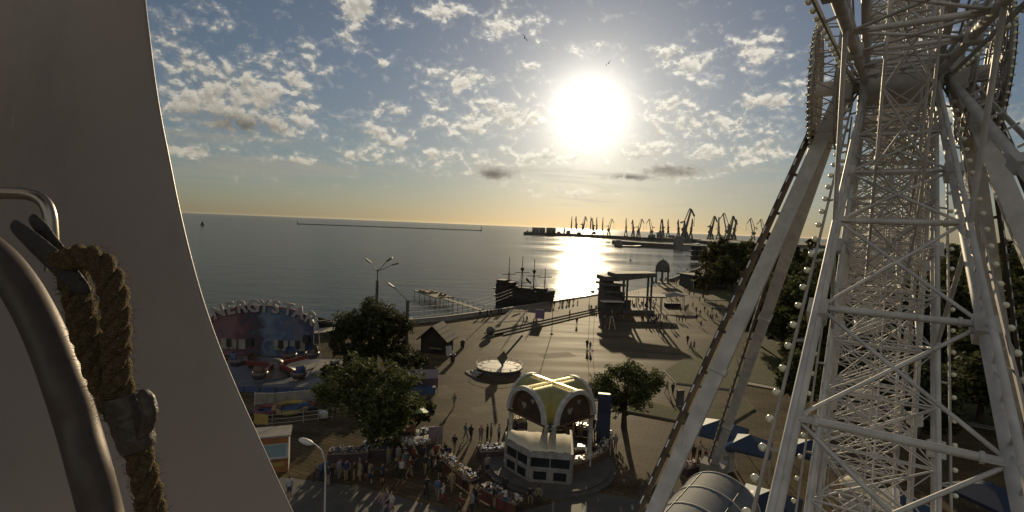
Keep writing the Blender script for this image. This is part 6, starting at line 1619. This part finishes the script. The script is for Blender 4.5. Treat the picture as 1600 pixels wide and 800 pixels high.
PM = {('walk',0): person_mesh('person','walk'), ('walk',1): person_mesh('person','walk',True), ('stroll',0): person_mesh('person','stroll',False,True), ('stroll',1): person_mesh('person','stroll',True,True),
      ('stand',0): person_mesh('person','stand',False,True), ('stand',1): person_mesh('person','stand',True), ('talk',0): person_mesh('person','talk'), ('talk',1): person_mesh('person','talk',True,True), ('lean',0): person_mesh('person','lean'), ('sit',0): person_mesh('person','sit')}
skb = MB(); skb.lathe([(.135,.98),(.17,.90),(.215,.62),(.235,.50),(.22,.50),(.16,.88)], n=18); SKIRT = skb.mesh('skirt', [M['cloth_red']])
prnd = random.Random(5)
def person(P, pose, fem, top, bottom, label, rz=None, group=None, sc=1.0, skirt=None, hair='hair_brown'):
    o = bpy.data.objects.new('person', PM[(pose, fem)]); col.objects.link(o)
    o.location = P; o.rotation_euler = (0, 0, prnd.uniform(0, 6.28) if rz is None else rz); o.scale = (sc*(1.0), sc, sc*(.955 if fem else 1.02))
    for i, mname in enumerate(('skin', top, bottom, hair, 'shoe')):
        o.material_slots[i].link = 'OBJECT'; o.material_slots[i].material = M[mname]
    tag(o, label, 'person', group)
    if skirt:
        s = obj('skirt', SKIRT, [], o); s.material_slots[0].link = 'OBJECT'; s.material_slots[0].material = M[skirt]
    return o
ST = 'people strolling on the square'
PEOPLE = [
 # near, lower middle
 (727,688,'walk',0,'cloth_teal','cloth_grey','person in a teal top walking beside a dark haired companion left of the gazebo',None),
 (735.5,690,'walk',1,'cloth_black','cloth_black','person all in black walking beside a companion in a teal top',None),
 (710,706,'walk',0,'cloth_black','cloth_khaki','person in dark clothes walking alone below the teal dressed walker',None),
 (694,721,'talk',0,'cloth_black','cloth_navy','dark dressed person bending over the upper end of the left curved counter',None),
 (701,724,'talk',1,'cloth_navy','cloth_navy','person in navy standing right at the upper end of the left curved counter',None),
 (691,728,'stand',0,'cloth_black','cloth_black','dark stocky person at the tip of the left curved counter',None),
 (683,702,'stand',1,'cloth_yellow','cloth_white','person in a pale yellow top beside the upright display board',None),
 (709.5,637,'stroll',0,'cloth_grey','cloth_grey','lone walker in grey with a long shadow on the open square above the umbrella',None),
 (751,690,'stand',1,'cloth_pink','cloth_grey','person in pale pink left of the dark table of silver trinkets',None),
 (761,690,'talk',0,'cloth_black','cloth_black','dark haired person in black behind the table of silver trinkets, left of two',None),
 (767,689,'stand',0,'cloth_grey','cloth_black','person in dark grey behind the table of silver trinkets, right of two',None),
 (779,691,'stand',0,'cloth_white','cloth_navy','person in a white shirt by the left column of the gazebo',None),
 (805,679,'talk',0,'cloth_navy','cloth_black','person in navy behind the gazebo, seen between its left columns',None),
 (855,679,'talk',1,'cloth_blue','cloth_black','person in a blue top seen between the middle columns of the gazebo',None),
 (886,680,'stand',0,'cloth_black','cloth_khaki','person in black seen under the right arch of the gazebo, left of two',None),
 (897,682,'talk',1,'cloth_red','cloth_black','person in dark red seen under the right arch of the gazebo, right of two',None),
 (921,702,'stand',1,'cloth_white','cloth_black','person in white at the counter right of the gazebo columns',None),
 (926,722,'talk',0,'cloth_black','cloth_black','dark seller standing inside the right curved counter',None),
 (953,713,'stand',1,'cloth_pink','cloth_white','person in pink standing outside the right curved counter by the banner',None),
 (961,705,'talk',0,'cloth_grey','cloth_grey','person in grey in the shade of the round tree beside the banner',None),
 (683,782,'walk',0,'cloth_blue','cloth_grey','person in a pale blue shirt and cap walking below the left curved counter',None),
 (666,780,'walk',0,'cloth_black','cloth_black','dark dressed walker left of the person in the pale blue shirt',None),
 (692,787,'walk',1,'cloth_white','cloth_red','person in white with a dark red lower half right of the pale blue shirt',None),
 (718,806,'talk',1,'cloth_red','cloth_black','person in a reddish top at the bottom edge below the left counter',None),
 (737,806,'talk',0,'cloth_grey','cloth_black','person in grey at the bottom edge right of the reddish top',None),
 (749,758,'talk',1,'cloth_black','cloth_black','dark seller behind the left curved counter',None),
 (828,784,'sit',0,'cloth_black','cloth_khaki','left of two dim people sitting on the plinth in front of the kiosk',R(180)),
 (841,785,'sit',0,'cloth_khaki','cloth_black','right of two dim people sitting on the plinth in front of the kiosk',R(180)),
 (1042,615,'walk',0,'cloth_khaki','cloth_grey','left one of the couple walking near the short slab pillar',None),
 (1051,617,'walk',1,'cloth_black','cloth_black','right one of the couple walking near the short slab pillar',None),
 # near, lower left
 (452,778,'stand',0,'cloth_white','cloth_navy','person in a white shirt and dark trousers standing below the booth',R(30)),
 (491,752,'stand',1,'cloth_grey','cloth_black','person in grey just left of the curved street lamp pole',None),
 (502,752,'talk',0,'cloth_blue','cloth_navy','person in blue just right of the curved street lamp pole',None),
 (511,750,'stand',0,'cloth_blue','cloth_black','second person in blue farther right of the street lamp pole',None),
 (530,748,'talk',0,'cloth_lilac','cloth_grey','person in pale lilac shopping at the long table under the big tree',None),
 (543,750,'stand',1,'cloth_white','cloth_black','small person in bright white at the long table under the big tree',None),
 (562,752,'talk',1,'cloth_khaki','cloth_khaki','person in khaki right of the small person in white',None),
 (572,748,'stand',0,'cloth_black','cloth_black','dark dressed person at the right end of the long table under the big tree',None),
 (607,727,'stand',1,'cloth_khaki','cloth_grey','person in khaki beside the orange brown awning',None),
 (631,728,'talk',0,'cloth_black','cloth_black','dark dressed person in front of the orange brown awning',None),
 (646,726,'talk',1,'cloth_red','cloth_black','person in dark red in front of the white wrapped goods',None),
 (664,722,'stand',1,'cloth_pink','cloth_red','person in pink by the display board, left of two',None),
 (674,731,'walk',0,'cloth_grey','cloth_khaki','person in shorts walking past the display board',None),
 (598,802,'walk',1,'cloth_pink','cloth_grey','left of three people walking close together at the bottom edge',None),
 (604,798,'walk',0,'cloth_grey','cloth_black','middle one of three people walking close together at the bottom edge',None),
 (611,803,'walk',1,'cloth_white','cloth_pink','right one of three people walking close together at the bottom edge',None),
 (632,735,'talk',1,'cloth_teal','cloth_grey','person in teal in the shade in front of the tree stalls',None),
 (1093,718,'talk',0,'cloth_white','cloth_black','person in white in the steam beside the blue peaked tent',None),
 (1083,722,'stand',0,'cloth_black','cloth_red','dark person left of the steam by the blue peaked tent',None),
 (1102,728,'stand',1,'cloth_red','cloth_black','person in red under the edge of the blue peaked tent',None),
 # steps and middle of the square
 (917,546,'walk',0,'cloth_black','cloth_black','left one of a dark pair walking on the sunny middle of the square',R(170)),
 (922,548,'walk',1,'cloth_grey','cloth_black','right one of a dark pair walking on the sunny middle of the square',R(175)),
 (901,508,'walk',0,'cloth_black','cloth_black','lone dark walker on the long steps left of the pavilion',None),
 (818,507,'stand',0,'cloth_navy','cloth_navy','left one of two people standing above the left end of the steps',None),
 (823,505,'stand',1,'cloth_black','cloth_grey','right one of two people standing above the left end of the steps',None),
 (833,511,'walk',0,'cloth_black','cloth_khaki','left one of two walkers beside the purple poster stand',None),
 (838,509,'walk',1,'cloth_pink','cloth_black','right one of two walkers beside the purple poster stand',None),
 (931,487,'walk',0,'cloth_black','cloth_black','dark walker on the promenade just left of the pavilion',None),
 (890,494,'stroll',1,'cloth_grey','cloth_black','dark walker between the sea wall and the steps',None),
 # right hand side of the sunny square
 (1101,474,'walk',1,'cloth_black','cloth_black','lone dark walker far right on the upper sunny square',None),
 (1093,472,'stroll',0,'cloth_khaki','cloth_khaki','pale lone walker left of the dark walker on the upper sunny square',None),
 (1069,487,'stand',0,'cloth_black','cloth_black','left one of two people standing right of the cafe awning shadow',None),
 (1072,486,'stand',1,'cloth_navy','cloth_black','right one of two people standing right of the cafe awning shadow',None),
 (1057,502,'talk',0,'cloth_black','cloth_navy','leftmost of the huddle of four in the middle right of the square',None),
 (1061,503,'talk',1,'cloth_red','cloth_black','second from left of the huddle of four in the middle right of the square',None),
 (1066,504,'stand',0,'cloth_black','cloth_black','third from left of the huddle of four in the middle right of the square',None),
 (1071,502,'stand',1,'cloth_grey','cloth_black','rightmost of the huddle of four in the middle right of the square',None),
 (1088,500,'walk',1,'cloth_black','cloth_navy','lone dark walker between the huddle of four and the far right pair',None),
 (1110,500,'walk',0,'cloth_black','cloth_black','left one of three walkers near the right hand trees',None),
 (1113,501,'walk',1,'cloth_khaki','cloth_black','middle one of three walkers near the right hand trees',None),
 (1119,499,'walk',0,'cloth_navy','cloth_black','right one of three walkers near the right hand trees',None),
 (1095,512,'walk',0,'cloth_black','cloth_grey','lone walker with a long shadow in front of the huddle of four',None),
 (1126,516,'stand',0,'cloth_black','cloth_black','left one of the pair nearest to the wheel leg on the square',None),
 (1131,516,'stand',1,'cloth_red','cloth_black','right one of the pair nearest to the wheel leg on the square',None),
 (1074,538,'walk',0,'cloth_black','cloth_black','front walker of three heading down the right of the square',None),
 (1079,547,'walk',1,'cloth_navy','cloth_black','middle walker of three heading down the right of the square',None),
 (1084,548,'walk',0,'cloth_khaki','cloth_black','last walker of three heading down the right of the square',None),
 (1049,517,'talk',0,'cloth_black','cloth_black','left one of two people close together below the cafe awning',None),
 (1053,516,'talk',1,'cloth_grey','cloth_navy','right one of two people close together below the cafe awning',None),
 (1033,513,'stand',1,'cloth_black','cloth_black','tall dark person at the right end of the pavilion shade',None),
 (1037,502,'walk',0,'cloth_black','cloth_grey','left one of a pair in front of the cafe awning',None),
 (1041,502,'walk',1,'cloth_pink','cloth_black','right one of a pair in front of the cafe awning',None),
 (1037,527,'walk',0,'cloth_khaki','cloth_black','walker stepping out of the wide shade towards the camera',None),
 (1031,524,'walk',1,'cloth_black','cloth_black','walker just behind the one stepping out of the wide shade',None),
 (1005,507,'stand',1,'cloth_black','cloth_khaki','leftmost of the row standing in the sunlit gap of the shade',None),
 (1012,510,'stand',0,'cloth_black','cloth_black','second from left of the row standing in the sunlit gap of the shade',None),
 (1017,510,'talk',1,'cloth_black','cloth_navy','third from left of the row standing in the sunlit gap of the shade',None),
 (1022,510,'stand',0,'cloth_navy','cloth_black','rightmost of the row standing in the sunlit gap of the shade',None),
 (1070,455,'walk',0,'cloth_black','cloth_black','leftmost of three walkers behind the cafe awning',None),
 (1077,462,'walk',1,'cloth_grey','cloth_black','middle one of three walkers behind the cafe awning',None),
 (1084,462,'walk',0,'cloth_black','cloth_black','rightmost of three walkers behind the cafe awning',None),
 (945,514,'talk',1,'cloth_black','cloth_khaki','person standing under the left end of the pavilion in front of the leaning frame',None),
 (958,510,'stand',0,'cloth_white','cloth_black','person in white inside the leaning frame by the pavilion',None),
]
for (x, y, pose, fem, top, bot, lab, rz) in PEOPLE:
    P = G(x, y)
    if lab.startswith(('left of two dim','right of two dim')): P.z = .0
    sk = None
    if fem and bot in ('cloth_red','cloth_pink','cloth_khaki') and pose != 'sit': sk = bot
    person(P, pose, fem, top, bot, lab, rz, None, prnd.uniform(.96,1.05), sk, 'hair_fair' if prnd.random() < .25 else 'hair_brown')
# along the sea wall (on the promenade or at the parapet) and the small crowds, where single people cannot be told apart
WALLP = [(750,496.5,0),(761,494.5,0),(767,494.5,0),(779,492.5,0),(783,492,0),(866,480,.66),(875,477,.66),(880,476.5,.66),(886,475.5,.66),(890,475,.66),(896,474,.66)]
wl_words = ['at the landward end of the wooden jetty','just right of the jetty end, wider figure','just right of the jetty end, thinner figure','left one of a close pair below the galleon','right one of a close pair below the galleon','leftmost of six silhouettes against the glitter','second of six silhouettes against the glitter','third of six silhouettes against the glitter','fourth of six silhouettes against the glitter','fifth of six silhouettes against the glitter','last of six silhouettes against the glitter']
for (x, y, z), wd2 in zip(WALLP, wl_words):
    person(G(x, y, z), prnd.choice(['stand','lean','talk']) if False else 'stand', prnd.choice([0,1]), 'cloth_black', 'cloth_black', 'dark figure at the sea wall, ' + wd2, R(0))
def crowd(x0, x1, y0, y1, n, label, group, tops, z=0.0):
    for i in range(n):
        x = x0 + (x1-x0)*(i+prnd.uniform(.1,.9))/n; y = prnd.uniform(y0, y1); f = prnd.choice([0,1])
        person(G(x, y, z), prnd.choice(['stand','walk','talk']), f, prnd.choice(tops), prnd.choice(['cloth_black','cloth_navy','cloth_khaki']), label, None, group)
dk = ['cloth_black','cloth_black','cloth_navy','cloth_grey','cloth_khaki']
crowd(1019,1062,438,447,26,'tiny dark figure in the dense crowd round the foot of the domed rotunda','crowd at the domed rotunda',dk)
crowd(1060,1102,419,431,22,'tiny dark figure in the line of people along the far promenade wall','crowd on the far promenade',dk)
crowd(986,1026,474,486,16,'small dark figure in the crowd under the pavilion canopy','crowd under the pavilion canopy',dk+['cloth_red','cloth_white'])
crowd(1000,1034,487,506,12,'small dark figure in the crowd in front of the stage canopy','crowd before the stage canopy',dk+['cloth_red'])
crowd(505,600,742,764,9,'dim figure in the shade in front of the long table under the big tree','shoppers in the shade under the big tree',dk)
crowd(612,690,722,748,11,'dim figure among the shoppers crowding the stalls right of the big tree','shoppers right of the big tree',dk+['cloth_white','cloth_red'])
crowd(700,790,742,800,8,'dim figure in the gap between the two curved counters left of the gazebo','shoppers between the curved counters',dk)
crowd(870,945,668,690,10,'dark figure crowding the stalls behind the right side of the gazebo','shoppers behind the gazebo',dk)
crowd(1062,1126,478,496,11,'small dark walker on the upper right part of the sunny square','walkers on the upper right square',dk)
crowd(1040,1064,463,474,7,'small dark figure around the cafe awning','people at the cafe awning',dk)
crowd(846,935,478,492,7,'small dark figure on the promenade between the steps and the sea wall','walkers on the promenade',dk)
crowd(940,975,492,512,9,'small dim figure in the crowd in the shade left of the pavilion','crowd left of the pavilion',dk)

# ------------------------------------------------------------------ air
if HAZE > 0:
    mb = MB(); mb.box((0, 28400, 30.5), (102000, 63400, 66.4))
    vm = bpy.data.materials.new('hazy_air'); vm.use_nodes = True; nt = vm.node_tree; nt.nodes.clear()
    out = nt.nodes.new('ShaderNodeOutputMaterial'); pv_ = nt.nodes.new('ShaderNodeVolumePrincipled')
    pv_.inputs['Color'].default_value = (.93,.90,.82,1); pv_.inputs['Density'].default_value = HAZE; pv_.inputs['Anisotropy'].default_value = .55
    nt.links.new(pv_.outputs[0], out.inputs['Volume'])
    o = obj('haze', mb, vm); o['kind'] = 'stuff'
